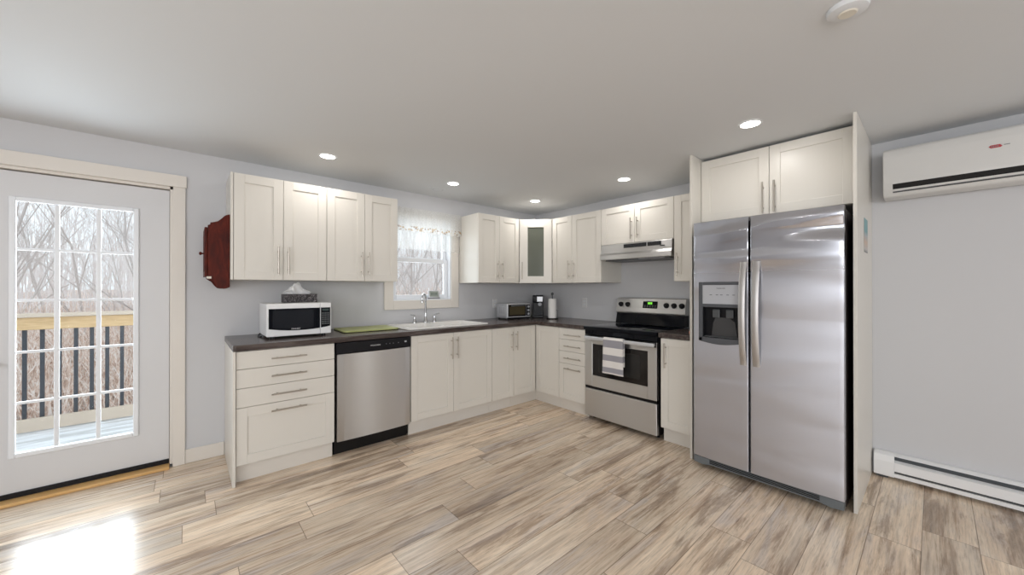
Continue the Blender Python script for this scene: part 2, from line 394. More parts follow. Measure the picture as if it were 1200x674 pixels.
# entry door casing (trim)
tr = MB(); tr.box(-3.722, -3.654, -.018, -.0005, 0, 2.03, .002); tr.box(-4.72, -4.652, -.018, -.0005, 0, 2.03, .002)
tr.box(-4.73, -3.648, -.024, -.0005, 2.03, 2.116, .002)
tr.box(-3.722, -3.738, 0, .12, .02, 2.03); tr.box(-4.652, -4.636, 0, .12, .02, 2.03); tr.box(-4.652, -3.722, 0, .12, 2.012, 2.03)
tr.box(-3.738, -3.765, .0775, .12, .022, 2.012); tr.box(-4.636, -4.61, .0775, .12, .022, 2.012); tr.box(-4.61, -3.765, .0775, .12, 1.98, 2.012)
struct(tr.build('trim_1', 'trim'))

# door slab with a fifteen-lite glass
d = thing('door_1', 'pale grey entry door with fifteen-pane glass leading to the snowy deck', 'door', (-4.187, .05, .02))
d['kind'] = 'structure'
ox, oy, oz = d.location
sl0, sl1 = -4.632 - ox, -3.742 - ox
g0, g1, gz0, gz1 = -4.455 - ox, -3.898 - ox, .262 - oz, 1.852 - oz
db = MB()
db.box(sl0, g0 + .02, -.022, .022, .012, 1.985, .0); db.box(g1 - .02, sl1, -.022, .022, .012, 1.985)
db.box(g0 + .02, g1 - .02, -.022, .022, .012, gz0 + .02); db.box(g0 + .02, g1 - .02, -.022, .022, gz1 - .02, 1.985)
db.build('door_slab', 'doorpaint', d)
fr = MB(); fw = .028
fr.box(g0, g0 + fw, -.034, -.0225, gz0, gz1, .004); fr.box(g1 - fw, g1, -.034, -.0225, gz0, gz1, .004)
fr.box(g0 + fw, g1 - fw, -.034, -.0225, gz0, gz0 + fw, .004); fr.box(g0 + fw, g1 - fw, -.034, -.0225, gz1 - fw, gz1, .004)
for xm in (-4.268, -4.089): fr.box(xm - ox - .011, xm - ox + .011, -.026, -.012, gz0 + fw, gz1 - fw, .003)
for zm in (1.5335, 1.218, .901, .5915): fr.box(g0 + fw, g1 - fw, -.0255, -.0125, zm - oz - .008, zm - oz + .008, .003)
fr.build('glass_frame', 'vinyl', d)
MB().box(g0 + .021, g1 - .021, -.003, .003, gz0 + .021, gz1 - .021).build('glass_pane', 'glass', d)
MB().box(sl0, sl1, -.032, -.0225, .0022, .034, .002).build('door_sweep', 'black', d)
hd = MB(); hd.lathe([(.03, 0), (.03, -.012), (.012, -.016), (.012, -.05)], (-4.575 - ox, -.022, .845 - oz), 20, 'y')
hd.tube([(-4.575 - ox, -.068, .845 - oz), (-4.53 - ox, -.072, .843 - oz), (-4.48 - ox, -.070, .838 - oz)], [.011, .010, .008], 10)
hd.build('door_handle', 'charcoal', d, 40)
th = MB().box(-4.651, -3.7385, -.058, .13, .0005, .021, .004).build('threshold', 'threshold'); th['kind'] = 'structure'; th.name = 'trim_2'

# kitchen window
wn = thing('window_1', 'white sash window over the kitchen sink', 'window', ((WX0 + WX1) / 2, 0, WZ0)); wn['kind'] = 'structure'
ox, oy, oz = wn.location; a0, a1 = WX0 - ox, WX1 - ox; zt = WZ1 - WZ0
c = MB(); c.box(a0 - .095, a0 - .001, -.018, -.0006, -.092, zt + .085, .002); c.box(a1 + .001, a1 + .095, -.018, -.0006, -.092, zt + .085, .002)
c.box(a0 - .001, a1 + .001, -.018, -.0006, -.092, .0, .002); c.box(a0 - .001, a1 + .001, -.018, -.0006, zt, zt + .085, .002)
c.build('casing', 'trim', wn)
c = MB(); c.box(a0, a0 + .012, -.0005, .14, 0, zt); c.box(a1 - .012, a1, -.0005, .14, 0, zt); c.box(a0 + .012, a1 - .012, -.0005, .14, 0, .012); c.box(a0 + .012, a1 - .012, -.0005, .14, zt - .012, zt)
c.build('jamb', 'vinyl', wn)
def sash(z0, z1, y):
    s = MB(); b0, b1 = a0 + .014, a1 - .014
    s.box(b0, b0 + .045, y, y + .03, z0, z1, .003); s.box(b1 - .045, b1, y, y + .03, z0, z1, .003)
    s.box(b0 + .045, b1 - .045, y, y + .03, z0, z0 + .045, .003); s.box(b0 + .045, b1 - .045, y, y + .03, z1 - .045, z1, .003)
    o = s.build('sash', 'vinyl', wn)
    MB().box(b0 + .0455, b1 - .0455, y + .012, y + .018, z0 + .0455, z1 - .0455).build('glass_pane', 'glass', o)
sash(.013, .455, .055); sash(.42, zt - .013, .09)

# unseen windows added behind the camera for fill light and reflections
def fill_window(name, label, horiz, lo, hi, z0, z1, at):
    o = thing(name, label, 'window', (at, (lo + hi) / 2, z0) if horiz == 'y' else ((lo + hi) / 2, at, z0), R(90) if horiz == 'y' else 0); o['kind'] = 'structure'
    hw = (hi - lo) / 2; h = z1 - z0; c = MB()
    for x0, x1 in ((-hw, -hw + .06), (hw - .06, hw), (-.04, .04)): c.box(x0, x1, -.04, .04, 0, h, .003)
    for q0, q1 in ((-hw + .06, -.04), (.04, hw - .06)):
        c.box(q0, q1, -.04, .04, 0, .06, .003); c.box(q0, q1, -.04, .04, h - .06, h, .003)
    c.build('window_frame', 'vinyl', o)
fill_window('fill_window_side', 'unseen wide side window added behind the camera for fill light', 'y', ly0, ly1, lz0, lz1, XL - .06)
fill_window('fill_window_front', 'unseen wide front window added behind the camera for fill light', 'x', fx0, fx1, fz0, fz1, YF - .06)

fill_window('fill_window_narrow', 'unseen narrow window added for a bright reflection in the dishwasher door', 'x', px0, px1, fz0, fz1, YF - .06)  # added only for its reflection in the dishwasher steel
# ------------------------------------------------------------------ cabinets
def local(wall, at):            # at = coordinate along the wall of the cabinet's own left end
    return ((at, 0), 0) if wall == 'A' else ((0, at), R(-90))
def door_mesh(x0, x1, z0, z1, y, flat=False, glass=None):
    """shaker front whose outer face lies at local y (facing -y)"""
    m = MB(); t = .019; g = .0015; x0 += g; x1 -= g; z0 += g; z1 -= g; w_ = .062; e = .0012
    if flat: return m.box(x0, x1, y, y + t, z0, z1, e)
    if glass: w_ = glass
    m.box(x0, x0 + w_, y, y + t, z0, z1, e); m.box(x1 - w_, x1, y, y + t, z0, z1, e)
    m.box(x0 + w_, x1 - w_, y, y + t, z0, z0 + w_ * (1 if not glass else .83), e); m.box(x0 + w_, x1 - w_, y, y + t, z1 - w_, z1, e)
    if not glass: m.box(x0 + w_ - .004, x1 - w_ + .004, y + .008, y + t - .001, z0 + w_ - .004, z1 - w_ + .004)
    return m
def bar_handle(x, y, z, length, vertical, parent):
    m = MB(); r = .0058; yo = y - .033; h = length / 2; s = h - .036
    if vertical:
        m.tube([(x, yo, z - h), (x, yo, z + h)], r, 12)
        for q in (-s, s): m.tube([(x, y - .0005, z + q), (x, yo, z + q)], .0045, 10)
    else:
        m.tube([(x - h, yo, z), (x + h, yo, z)], r, 12)
        for q in (-s, s): m.tube([(x + q, y - .0005, z), (x + q, yo, z)], .0045, 10)
    return m.build('handle', 'nickel', parent, 40)
def carcass(root, x0, x1, depth, z0, z1, name='body', top=True):
    m = MB(); t = .016
    m.box(x0 + .001, x0 + t, -depth, -.002, z0, z1); m.box(x1 - t, x1 - .001, -depth, -.002, z0, z1)
    m.box(x0 + t, x1 - t, -depth, -.002, z0, z0 + t)
    if top: m.box(x0 + t, x1 - t, -depth, -.002, z1 - t, z1)
    m.box(x0 + t, x1 - t, -.012, -.002, z0 + t, z1 - t)
    return m.build(name, 'cab', root)
UB, UT, UD = 1.355, 2.117, .3858
def upper(label, wall, at, width, doors, z0=UB, z1=UT, depth=UD, hz=None, hl=.205, group='upper cabinets', cat='cabinet', name='wall_cabinet', ends=()):
    """doors: list of (x0, x1, handle x or None)"""
    (lx, ly), rz = local(wall, at)
    o = thing(name, label, cat, (lx, ly, z0), rz, group); h = z1 - z0
    carcass(o, 0, width, depth - .021, 0, h)
    for (e0, e1) in ends: MB().box(e0, e1, -depth, -.002, 0, h, .001).build('end_panel', 'cab', o)
    for (d0, d1, hx) in doors:
        dr = door_mesh(d0, d1, 0, h, -depth).build('door', 'cab', o)
        if hx is not None: bar_handle(hx, -depth, (hz or .148), hl, True, dr)
    return o
BD, BZ0, BZ1, TOE = .6457, .1243, .879, .59
def base(label, wall, at, width, fronts, depth=BD, end=None, name='base_cabinet', group='base cabinets', top=True):
    (lx, ly), rz = local(wall, at)
    o = thing(name, label, 'cabinet', (lx, ly, 0), rz, group)
    carcass(o, 0, width, depth - .021, BZ0 - .004, BZ1 - .003, top=top)
    MB().box(0.001, width - .001, -TOE, -TOE + .016, .0005, BZ0 - .006).build('plinth', 'plinth', o)
    for fr_ in fronts:
        kind, x0, x1, z0, z1 = fr_[:5]
        p = door_mesh(x0, x1, z0, z1, -depth, kind == 'flat').build('door' if kind == 'door' else 'drawer', 'cab', o)
        if len(fr_) > 5 and fr_[5]:
            hx, hz, hl, vert = fr_[5]; bar_handle(hx, -depth, hz, hl, vert, p)
    if end: MB().box(*end, .001).build('end_panel', 'cab', o)
    return o
# --- upper run along the window wall
upper('white two-door wall cabinet with a red wooden box hung on its end', 'A', -3.3986, .61, [(0, .3047, .2686), (.3047, .61, .3356)], ends=((-.0175, -.0015),), z0=UB)
upper('white two-door wall cabinet touching the lace-curtained window, above the green board', 'A', -2.7876, .6039, [(0, .3049, .2746), (.3049, .6039, .3336)])
upper('white two-door wall cabinet between the window and the glass corner cabinet', 'A', -1.2664, .6025, [(0, .3003, .268), (.3003, .6025, .333)])
upper('narrow white single-door wall cabinet next to the glass-fronted corner cabinet', 'B', -.6640, .2942, [(0, .2942, .262)])
upper('white single-door wall cabinet with its bare end under the hood', 'B', -.9592, .3930, [(0, .3930, .032)])
upper('short white two-door cabinet right above the steel range hood', 'B', -1.3530, .7705, [(0, .384, .356), (.384, .7705, .423)], z0=1.7404, hz=.135)
upper('narrow white wall cabinet squeezed between hood and refrigerator surround', 'B', -2.1245, .297, [(0, .297, .037)])
# --- diagonal corner cabinet with a glass door
cc = thing('corner_cabinet', 'diagonal corner wall cabinet with one grey glass pane in its door', 'cabinet', (0, 0, UB), 0, 'upper cabinets')
S = .6630; q = UD - .015; hh = UT - UB
pent = [(-.002, -.002), (-S + .0015, -.002), (-S + .0015, -q), (-q, -S + .0015), (-.002, -S + .0015)]
m = MB(); m.prism(pent, 'z', 0, .016); m.prism(pent, 'z', hh - .016, hh)
m.box(-S + .0015, -S + .016, -q, -.004, .016, hh - .016); m.box(-q, -.004, -S + .0015, -S + .016, .016, hh - .016)
m.box(-S + .016, -.004, -.014, -.004, .016, hh - .016); m.box(-.014, -.004, -S + .016, -.014, .016, hh - .016)
m.build('body', 'cab', cc)
ps = [(-.016, -.016), (-S + .018, -.016), (-S + .018, -q + .02), (-q + .02, -S + .018), (-.016, -S + .018)]
for z in (.263, .487): MB().prism(ps, 'z', z, z + .016).build('shelf', 'midgrey', cc)
dm = door_mesh(.003, .388, 0, hh, -.0, glass=.096)
mx = Matrix.Translation((-S - .001, -q - .0165, 0)) @ Matrix.Rotation(R(-45), 4, 'Z')
for v in dm.bm.verts: v.co = mx @ v.co
cd = dm.build('door', 'cab', cc)
gm = MB().box(.098, .293, .007, .011, .08, hh - .095); [setattr(v, 'co', mx @ v.co) for v in gm.bm.verts]; gm.build('glass_pane', 'tintglass', cd)
h = MB(); h.tube([(.035, -.033, .045), (.035, -.033, .25)], .0058, 12)
for zz in (.081, .214): h.tube([(.035, -.0005, zz), (.035, -.033, zz)], .0045, 10)
[setattr(v, 'co', mx @ v.co) for v in h.bm.verts]; h.build('handle', 'nickel', cd, 40)

# --- base run
zs = (.7569, .6309, .5038)
wd = .6045
base('white base cabinet with four wide drawers under the microwave', 'A', -3.4055, wd,
     [('flat', 0, wd, zs[0], .876, (.302, .815, .215, False)), ('flat', 0, wd, zs[1], zs[0], (.302, .695, .215, False)),
      ('flat', 0, wd, zs[2], zs[1], (.302, .567, .215, False)), ('shaker', 0, wd, BZ0, zs[2], (.302, .455, .215, False))],
     end=(-.0175, -.0015, -.662, -.002, .0005, .879))
base('white two-door base cabinet under the kitchen sink', 'A', -2.1765, .8973, [('door', 0, .4337, BZ0, .876, (.405, .733, .205, True)), ('door', .4337, .8973, BZ0, .876, (.466, .733, .205, True))], top=False)
base('narrow white single-door base cabinet beside the sink unit, below the toaster oven', 'A', -1.2782, .2968, [('door', 0, .2968, BZ0, .876, (.262, .727, .205, True))])
# corner base: two doors meeting at an inside corner
cb = thing('corner_base_cabinet', 'white corner base cabinet whose two doors meet at the inside corner', 'cabinet', (0, 0, 0), 0, 'base cabinets')
m = MB(); e = BD - .021
m.box(-.9795, -.9635, -e, -.002, BZ0, .876); m.box(-e, -.002, -.9965, -.9805, BZ0, .876)
L6 = [(-.002, -.002), (-.9795, -.002), (-.9795, -e), (-e, -e), (-e, -.9965), (-.002, -.9965)]
m.prism(L6, 'z', BZ0 - .004, BZ0 + .012); m.prism(L6, 'z', .860, .876); m.build('body', 'cab', cb)
m = MB(); m.box(-.979, -TOE + .016, -TOE, -TOE + .016, .0005, .118); m.box(-TOE, -TOE + .016, -.996, -TOE, .0005, .118); m.build('plinth', 'plinth', cb)
dr = door_mesh(-.9800, -.648, BZ0, .876, -BD).build('door', 'cab', cb); bar_handle(-.951, -BD, .727, .205, True, dr)
dm = door_mesh(.648, .9965, BZ0, .876, -BD); mx = Matrix.Rotation(R(-90), 4, 'Z'); [setattr(v, 'co', mx @ v.co) for v in dm.bm.verts]; dm.build('door', 'cab', cb)
w3 = .3505
base('narrow white four-drawer base cabinet next to the range', 'B', -.9980, w3,
     [('flat', 0, w3, zs[0], .876, (.2, .806, .215, False)), ('flat', 0, w3, zs[1], zs[0], (.2, .690, .215, False)),
      ('flat', 0, w3, zs[2], zs[1], (.2, .565, .215, False)), ('shaker', 0, w3, BZ0, zs[2], (.2, .455, .215, False))])
base('narrow white one-door base cabinet between range and refrigerator', 'B', -2.132, .289, [('door', 0, .289, BZ0, .876, (.048, .735, .205, True))])

# --- worktops
CT0, CT1 = .8805, .920
wt = MB(); o_ = .665
out = [(-3.424, -.0015), (-3.424, -o_ + .02), (-3.418, -o_ + .006), (-3.404, -o_), (-o_ - .004, -o_), (-o_, -o_ - .004), (-o_, -1.3512), (-.0015, -1.3512), (-.0015, -.0015)]
hole = [(-2.150, -.575), (-1.305, -.575), (-1.305, -.075), (-2.150, -.075)]
wt.plate(out, [hole], CT0, CT1)
tag(wt.build('worktop', 'counter', bevel=.004), 'long dark brown wood-grain laminate worktop turning the corner around the sink', 'worktop', 'worktops')
wt = MB().box(-.665, -.0015, -2.4225, -2.1185, CT0, CT1, .004)
tag(wt.build('worktop', 'counter'), 'short dark laminate worktop piece between range and refrigerator panel', 'worktop', 'worktops')

# --- sink
sk = thing('kitchen_sink', 'white double-bowl sink set into the dark worktop under the window', 'sink', (-1.7275, -.325, CT1))
ox, oy = -1.7275, -.325
bw = [(-2.115, -1.775), (-1.74, -1.335)]; by = (-.55, -.155)
rim = MB()
def rr(x0, x1, y0, y1, r=.04, n=5):
    pts = []
    for cx, cy, a in ((x1 - r, y1 - r, 0), (x0 + r, y1 - r, 90), (x0 + r, y0 + r, 180), (x1 - r, y0 + r, 270)):
        for k in range(n + 1): t = R(a + 90 * k / n); pts.append((cx + r * math.cos(t) - ox, cy + r * math.sin(t) - oy))
    return pts
rim.plate(rr(-2.178, -1.283, -.60, -.05, .03), [rr(b[0], b[1], by[0], by[1]) for b in bw], .0005, .013)
rim.build('rim', 'porcelain', sk, bevel=.004)
for b in bw:
    m = MB(); top = rr(b[0], b[1], by[0], by[1]); bot = rr(b[0] + .02, b[1] - .02, by[0] + .02, by[1] - .02, .05)
    va = [m.bm.verts.new((*p, .012)) for p in top]; vb = [m.bm.verts.new((*p, -.16)) for p in bot]; n = len(va)
    for i in range(n): m.bm.faces.new((va[i], va[(i + 1) % n], vb[(i + 1) % n], vb[i]))
    m.bm.faces.new(vb)
    bo = m.build('bowl', 'porcelain', sk, 40, fix=False)
    cx, cy = (b[0] + b[1]) / 2 - ox, (by[0] + by[1]) / 2 - oy
    MB().lathe([(.038, -.1595), (.04, -.156), (.025, -.157)], (cx, cy, 0), 20).build('drain', 'chrome', bo, 40)

# --- faucet
fc = thing('kitchen_faucet', 'tall chrome gooseneck faucet with two lever handles behind the sink', 'faucet', (-1.748, -.105, CT1 + .0135))
m = MB(); m.lathe([(.026, 0), (.026, .006), (.018, .02), (.013, .08), (.0115, .10)], seg=20)
pts = [(0, 0, .09), (0, 0, .24)]
for k in range(1, 13):
    a = math.pi * k / 12 * 1.02; rad = .040
    pts.append((-(rad - rad * math.cos(a)) * .80, -(rad - rad * math.cos(a)) * .60, .26 + rad * math.sin(a)))
pts.append((pts[-1][0], pts[-1][1], .235)); m.tube(pts, .0095, 12); px = pts[-1]
m.lathe([(.0085, .205), (.0135, .21), (.0135, .228), (.0105, .24)], (px[0], px[1], 0), 16)
m.build('spout', 'chrome', fc, 40)
for s, dx in ((-1, -.125), (1, .105)):
    m = MB(); m.lathe([(.023, 0), (.023, .006), (.014, .03), (.010, .065), (.011, .075), (.004, .083)], (dx, 0, 0), 18)
    m.tube([(dx, 0, .074), (dx + s * .02, -.006, .085), (dx + s * .052, -.016, .090)], [.007, .0065, .006], 10); m.build('lever', 'chrome', fc, 40)

# ------------------------------------------------------------------ dishwasher
dw = thing('dishwasher', 'stainless dishwasher with a black control strip', 'dishwasher', (-2.4885, 0, 0))
MB().box(-.302, .302, -.60, -.03, .02, .872).build('body', 'blackmatte', dw)
MB().box(-.302, .302, -.575, -.56, .0005, .118).build('toe_kick', 'blackmatte', dw)
for sx in (-.25, .25):
    for sy in (-.53, -.08): MB().lathe([(.018, .0005), (.018, .02)], (sx, sy, 0), 12).build('foot', 'black', dw)
cp = MB().box(-.303, .303, -.660, -.601, .789, .876, .004).build('control_panel', 'black', dw)
prof = [(-.297, -.601), (-.297, -.650)] + [(-.297 + .594 * k / 12, -.658 - .010 * math.sin(math.pi * k / 12)) for k in range(13)] + [(.297, -.650), (.297, -.601)]
MB().prism(prof, 'z', .121, .786, .002).build('door', 'steel', dw, 30)
text('FRIGIDAIRE', 'brand_lettering', .013, 'print', cp, (-.005, -.6604, .832), FRONT, 1.25)
for x in (.085, .115, .145, .19): MB().lathe([(.0035, 0), (.0035, -.0008)], (x, -.660, .834), 10, 'y').build('indicator', 'midgrey', cp)
MB().box(.245, .263, -.6608, -.660, .832, .845).build('start_button', 'lightgrey', cp)

# ------------------------------------------------------------------ range
rg = thing('electric_range', 'stainless electric range with black glass cooktop', 'range', (0, -1.7315, 0), R(-90))
hw = .3775
m = MB(); m.box(-hw, hw, -.625, -.03, .035, .885, .003); m.build('body', 'blackmatte', rg)
for sx in (-1, 1):
    for sy in (-.56, -.09): MB().lathe([(.02, .0005), (.02, .03), (.012, .036)], (sx * .33, sy, 0), 14).build('foot', 'black', rg)
m = MB(); m.box(-hw - .001, hw + .001, -.685, -.14, .886, .921, .006, 2); m.box(-hw, hw, -.66, -.626, .838, .8855, .003); m.build('cooktop', 'blackgloss', rg, 30)
# backguard: black riser, tilted steel fascia
MB().prism([(-.03, .9215), (-.135, .9215), (-.108, 1.03), (-.03, 1.03)], 'x', -hw + .008, hw - .008, .002).build('riser', 'blackgloss', rg)
fas = MB().prism([(-.022, 1.0305), (-.115, 1.0305), (-.122, 1.045), (-.088, 1.186), (-.075, 1.192), (-.022, 1.192)], 'x', -hw + .004, hw - .004, .002).build('control_fascia', 'steel', rg)
def fy(z): return -.122 + .034 * (z - 1.045) / .141
tilt = math.atan2(.034, .141)
for x in (-.318, -.238, .186, .262, .338):
    z = 1.122; mm = Matrix.Translation((x, fy(z) - .001, z)) @ Matrix.Rotation(-tilt, 4, 'X')
    k = MB(); k.lathe([(.027, 0), (.026, -.006), (.021, -.009), (.019, -.026), (.016, -.029)], (0, 0, 0), 24, 'y'); k.box(-.005, .005, -.034, -.027, -.018, .018, .002)
    [setattr(v, 'co', mm @ v.co) for v in k.bm.verts]; k.build('knob', 'black', fas, 40)
mm = Matrix.Translation((.015, fy(1.125) - .001, 1.125)) @ Matrix.Rotation(-tilt, 4, 'X')
k = MB(); k.box(-.078, .078, -.004, 0, -.036, .036, .002); [setattr(v, 'co', mm @ v.co) for v in k.bm.verts]; dsp = k.build('display', 'blackgloss', fas)
def tbox(*a):
    k = MB().box(*a)
    for v in k.bm.verts: v.co = mm @ v.co
    return k
for i in range(3): tbox(-.024 + i * .0165, -.0105 + i * .0165, -.0052, -.0042, .004, .026).build('clock_digit', 'green_led', dsp)
for i in range(5):
    for j in range(2): tbox(-.062 + i * .028, -.046 + i * .028, -.0048, -.0042, -.027 + j * .014, -.018 + j * .014).build('button', 'darkgrey', dsp)
# oven door
od = MB(); z0, z1 = .338, .832; wx0, wx1, wz0, wz1 = -.285, .292, .446, .752
od.box(-hw + .002, wx0, -.664, -.628, z0, z1, .003); od.box(wx1, hw - .002, -.664, -.628, z0, z1, .003)
od.box(wx0, wx1, -.664, -.628, z0, wz0, .0); od.box(wx0, wx1, -.664, -.628, wz1, z1, .0)
odo = od.build('oven_door', 'steel', rg)
MB().box(wx0 + .001, wx1 - .001, -.660, -.632, wz0 + .001, wz1 - .001).build('oven_window', 'ovenglass', odo)
MB().box(wx0 + .07, wx1 - .07, -.6612, -.6602, wz0 + .045, wz1 - .045).build('window_mesh', mat('window_screen', (.022, .021, .020), .15, spec=.3), odo)
MB().box(-hw + .004, hw - .004, -.6655, -.6642, .79, .832).build('door_top_strip', 'blackmatte', odo)
hn = MB(); hn.box(-hw + .032, hw - .002, -.718, -.700, .798, .830, .006, 2)
hn.box(-hw + .046, -hw + .076, -.701, -.665, .803, .826, .002); hn.box(hw - .046, hw - .016, -.701, -.665, .803, .826, .002); hn.build('handle', 'silver', odo, 40)
MB().box(-hw + .003, hw - .003, -.655, -.628, .313, .336).build('drawer_gap', 'blackmatte', rg)
MB().box(-hw + .002, hw - .002, -.664, -.628, .042, .311, .005, 2).build('storage_drawer', 'steel', rg)

# tea towel over the oven handle
tw = thing('tea_towel', 'grey and cream striped tea towel hung over the oven handle', 'towel', (-.709, -1.717, .499), R(-90))
def twf(u, v):
    L1, top, L2 = .318, .060, .24; tot = L1 + top + L2; s = v * tot; half = .1035
    x = (u - .5) * 2 * half * (1 + .06 * (1 - min(1, s / L1))); wv = .004 * math.sin(u * 9.5 + .4) * (1 - min(1, s / L1))
    if s < L1: y, z = -.0145 - wv - .003 * (1 - s / L1), s
    elif s < L1 + top:
        a = math.pi * (s - L1) / top; y = -.0145 * math.cos(a); z = L1 + .0145 * math.sin(a) + .0
    else: y, z = .0145, L1 - (s - L1 - top)
    return Vector((x, y, z + .006))
m = MB().grid(twf, 24, 50)
o = m.build('cloth', 'cloth', tw, 60); md = o.modifiers.new('thick', 'SOLIDIFY'); md.thickness = .003; md.offset = 0

# ------------------------------------------------------------------ range hood
hd = thing('range_hood', 'slim stainless range hood with black vent grilles', 'hood', (0, -1.7385, 1.582), R(-90))
hx = .3765
m = MB(); m.prism([(-.003, .1565), (-.003, .012), (-.408, .0), (-.418, .002), (-.418, .047), (-.400, .068), (-.392, .1565)], 'x', -hx, hx, .0015); hb = m.build('hood_body', 'steel', hd)
MB().prism([(-.394, .085), (-.4005, .085), (-.4005, .150), (-.394, .150)], 'x', -.345, .372, .001).build('front_plate', 'steel', hd)
for x0, x1 in ((-.11, .132), (.142, .275)):
    g = MB().box(x0, x1, -.4025, -.401, .108, .144).build('vent_grille', 'black', hd)
    s = MB()
    for i in range(5): s.box(x0 + .004, x1 - .004, -.4035, -.4026, .112 + i * .0065, .1135 + i * .0065)
    s.build('grille_bar', 'darkgrey', g)
MB().box(.265, .31, -.404, -.401, .098, .106).build('switch', 'blackmatte', hd)
MB().box(-.34, .34, -.37, -.05, -.009, .0055).build('filter', 'darkgrey', hd)
MB().box(.05, .30, -.405, -.378, -.012, -.0005, .002).build('lamp_cover', 'midgrey', hd)

# ------------------------------------------------------------------ refrigerator and its surround
fg = thing('refrigerator', 'side-by-side stainless refrigerator with water dispenser', 'refrigerator', (0, -2.903, 0), R(-90))
hw = .4155; DF = .862
MB().box(-hw, hw, -.795, -.04, .03, 1.755, .004).build('body', mat('fridge_side', (.018, .012, .011), .5), fg)
def fdoor(x0, x1):
    n = 20; pts = []
    for k in range(n + 1):
        t = k / n; x = x0 + (x1 - x0) * t; X = x / hw
        edge = min(x - x0, x1 - x); rr_ = .006; y = -DF + .012 * X * X
        if edge < rr_: y += rr_ - math.sqrt(max(0, rr_ ** 2 - (rr_ - edge) ** 2))
        pts.append((x, y))
    # extra points for the rounded edges
    ex = []
    for k in range(6):
        e = .006 * (1 - math.cos(math.pi / 2 * k / 6)); ex.append(e)
    xs = sorted(set([x0 + e for e in ex] + [x1 - e for e in ex] + [p[0] for p in pts if x0 + .006 < p[0] < x1 - .006] + [x0 + .006, x1 - .006]))
    P = []
    for x in xs:
        edge = min(x - x0, x1 - x); y = -DF + .012 * (x / hw) ** 2
        if edge < .006: y += .006 - math.sqrt(max(0, .006 ** 2 - (.006 - edge) ** 2))
        P.append((x, y))
    return [(x0, -.802)] + P + [(x1, -.802)]
sx0, sx1 = -.0585, -.0475       # seam
dl = MB().prism(fdoor(-hw, sx0), 'z', .082, 1.768).build('freezer_door', 'fridge', fg, 35)
cutter = MB().box(-.345, -.108, -.90, -.815, .945, 1.175).build('cutter', 'fridge'); cutter.location = fg.location; cutter.rotation_euler = fg.rotation_euler
bpy.context.view_layer.update(); cut(dl, cutter)
dl.data.polygons.foreach_set('use_smooth', [True] * len(dl.data.polygons)); dl.data.set_sharp_from_angle(angle=R(35))
dr_ = MB().prism(fdoor(sx1, hw), 'z', .082, 1.768).build('refrigerator_door', 'fridge', fg, 35)
# dispenser
y0 = -DF + .0035
bz = MB()
bz.box(-.372, -.346, y0 - .010, y0 + .010, .918, 1.338, .003); bz.box(-.107, -.098, y0 - .010, y0 + .012, .918, 1.338, .003)
bz.box(-.346, -.107, y0 - .010, y0 + .010, 1.316, 1.338, .003); bz.box(-.346, -.107, y0 - .010, y0 + .010, 1.160, 1.183, .003)
arc = [(-.372, .945)] + [(-.372 + .274 * k / 12, .919 - .018 * math.sin(math.pi * k / 12)) for k in range(13)] + [(-.098, .945)]
bz.prism(arc, 'y', y0 - .010, y0 + .004, .002)
bzo = bz.build('dispenser_bezel', mat('bezel_grey', (.085, .09, .10), .3), dl)
pn = MB().box(-.3455, -.1075, y0 - .006, y0 + .001, 1.1835, 1.3155).build('dispenser_panel', 'lightgrey', dl)
text('FRIGIDAIRE', 'brand_lettering', .011, 'printdark', pn, (-.225, y0 - .0064, 1.292), FRONT, 1.0)
for x in (-.29, -.25, -.222, -.182, -.145): MB().box(x - .008, x + .008, y0 - .0066, y0 - .006, 1.245, 1.249).build('button', 'printdark', pn)
nc = MB(); nc.box(-.344, -.109, -.822, -.8165, .946, 1.174); nc.box(-.3445, -.341, y0, -.8165, .946, 1.174); nc.box(-.112, -.1085, y0, -.8165, .946, 1.174); nc.box(-.341, -.112, y0, -.8165, 1.17, 1.1745); nc.box(-.341, -.112, y0, -.8165, .9455, .95)
nc.build('dispenser_niche', 'black', dl)
MB().prism([(-.30, .951), (-.13, .951), (-.145, 1.06), (-.185, 1.09), (-.27, 1.09), (-.29, 1.05)], 'y', -.832, -.8225, .003).build('splash_plate', mat('splash_grey', (.05, .05, .052), .35), dl)
for x in (-.262, -.175): MB().box(x - .026, x + .022, -.845, -.8325, 1.085, 1.145, .006, 2).build('paddle', 'darkgrey', dl)
MB().box(-.335, -.12, y0 - .004, -.833, .9505, .956, .001).build('drip_tray', 'darkgrey', dl)
# bowed handles
for (x0, x1), par in (((-.104, -.066), dl), ((-.030, .010), dr_)):
    m = MB(); n = 28; za, zb = .783, 1.468; rings = []
    for k in range(n + 1):
        t = k / n; z = za + (zb - za) * t; b = math.sin(math.pi * t) ** .6
        yo = -DF - .004 - .050 * b; yi = yo + .016 if 0 < k < n else -DF + .001
        if k in (0, n): yo = -DF - .014
        rings.append([m.bm.verts.new(p) for p in ((x0, yi, z), (x0, yo + .004, z), (x0 + .006, yo, z), (x1 - .006, yo, z), (x1, yo + .004, z), (x1, yi, z))])
    for a, b_ in zip(rings, rings[1:]):
        for k in range(6): m.bm.faces.new((a[k], a[(k + 1) % 6], b_[(k + 1) % 6], b_[k]))
    m.bm.faces.new(rings[0]); m.bm.faces.new(rings[-1][::-1])
    m.box(x0 + .006, x1 - .006, -DF - .013, -DF + .002, za, za + .03, .002); m.box(x0 + .006, x1 - .006, -DF - .013, -DF + .002, zb - .03, zb, .002)
    m.build('handle', 'handlesteel', par, 35)
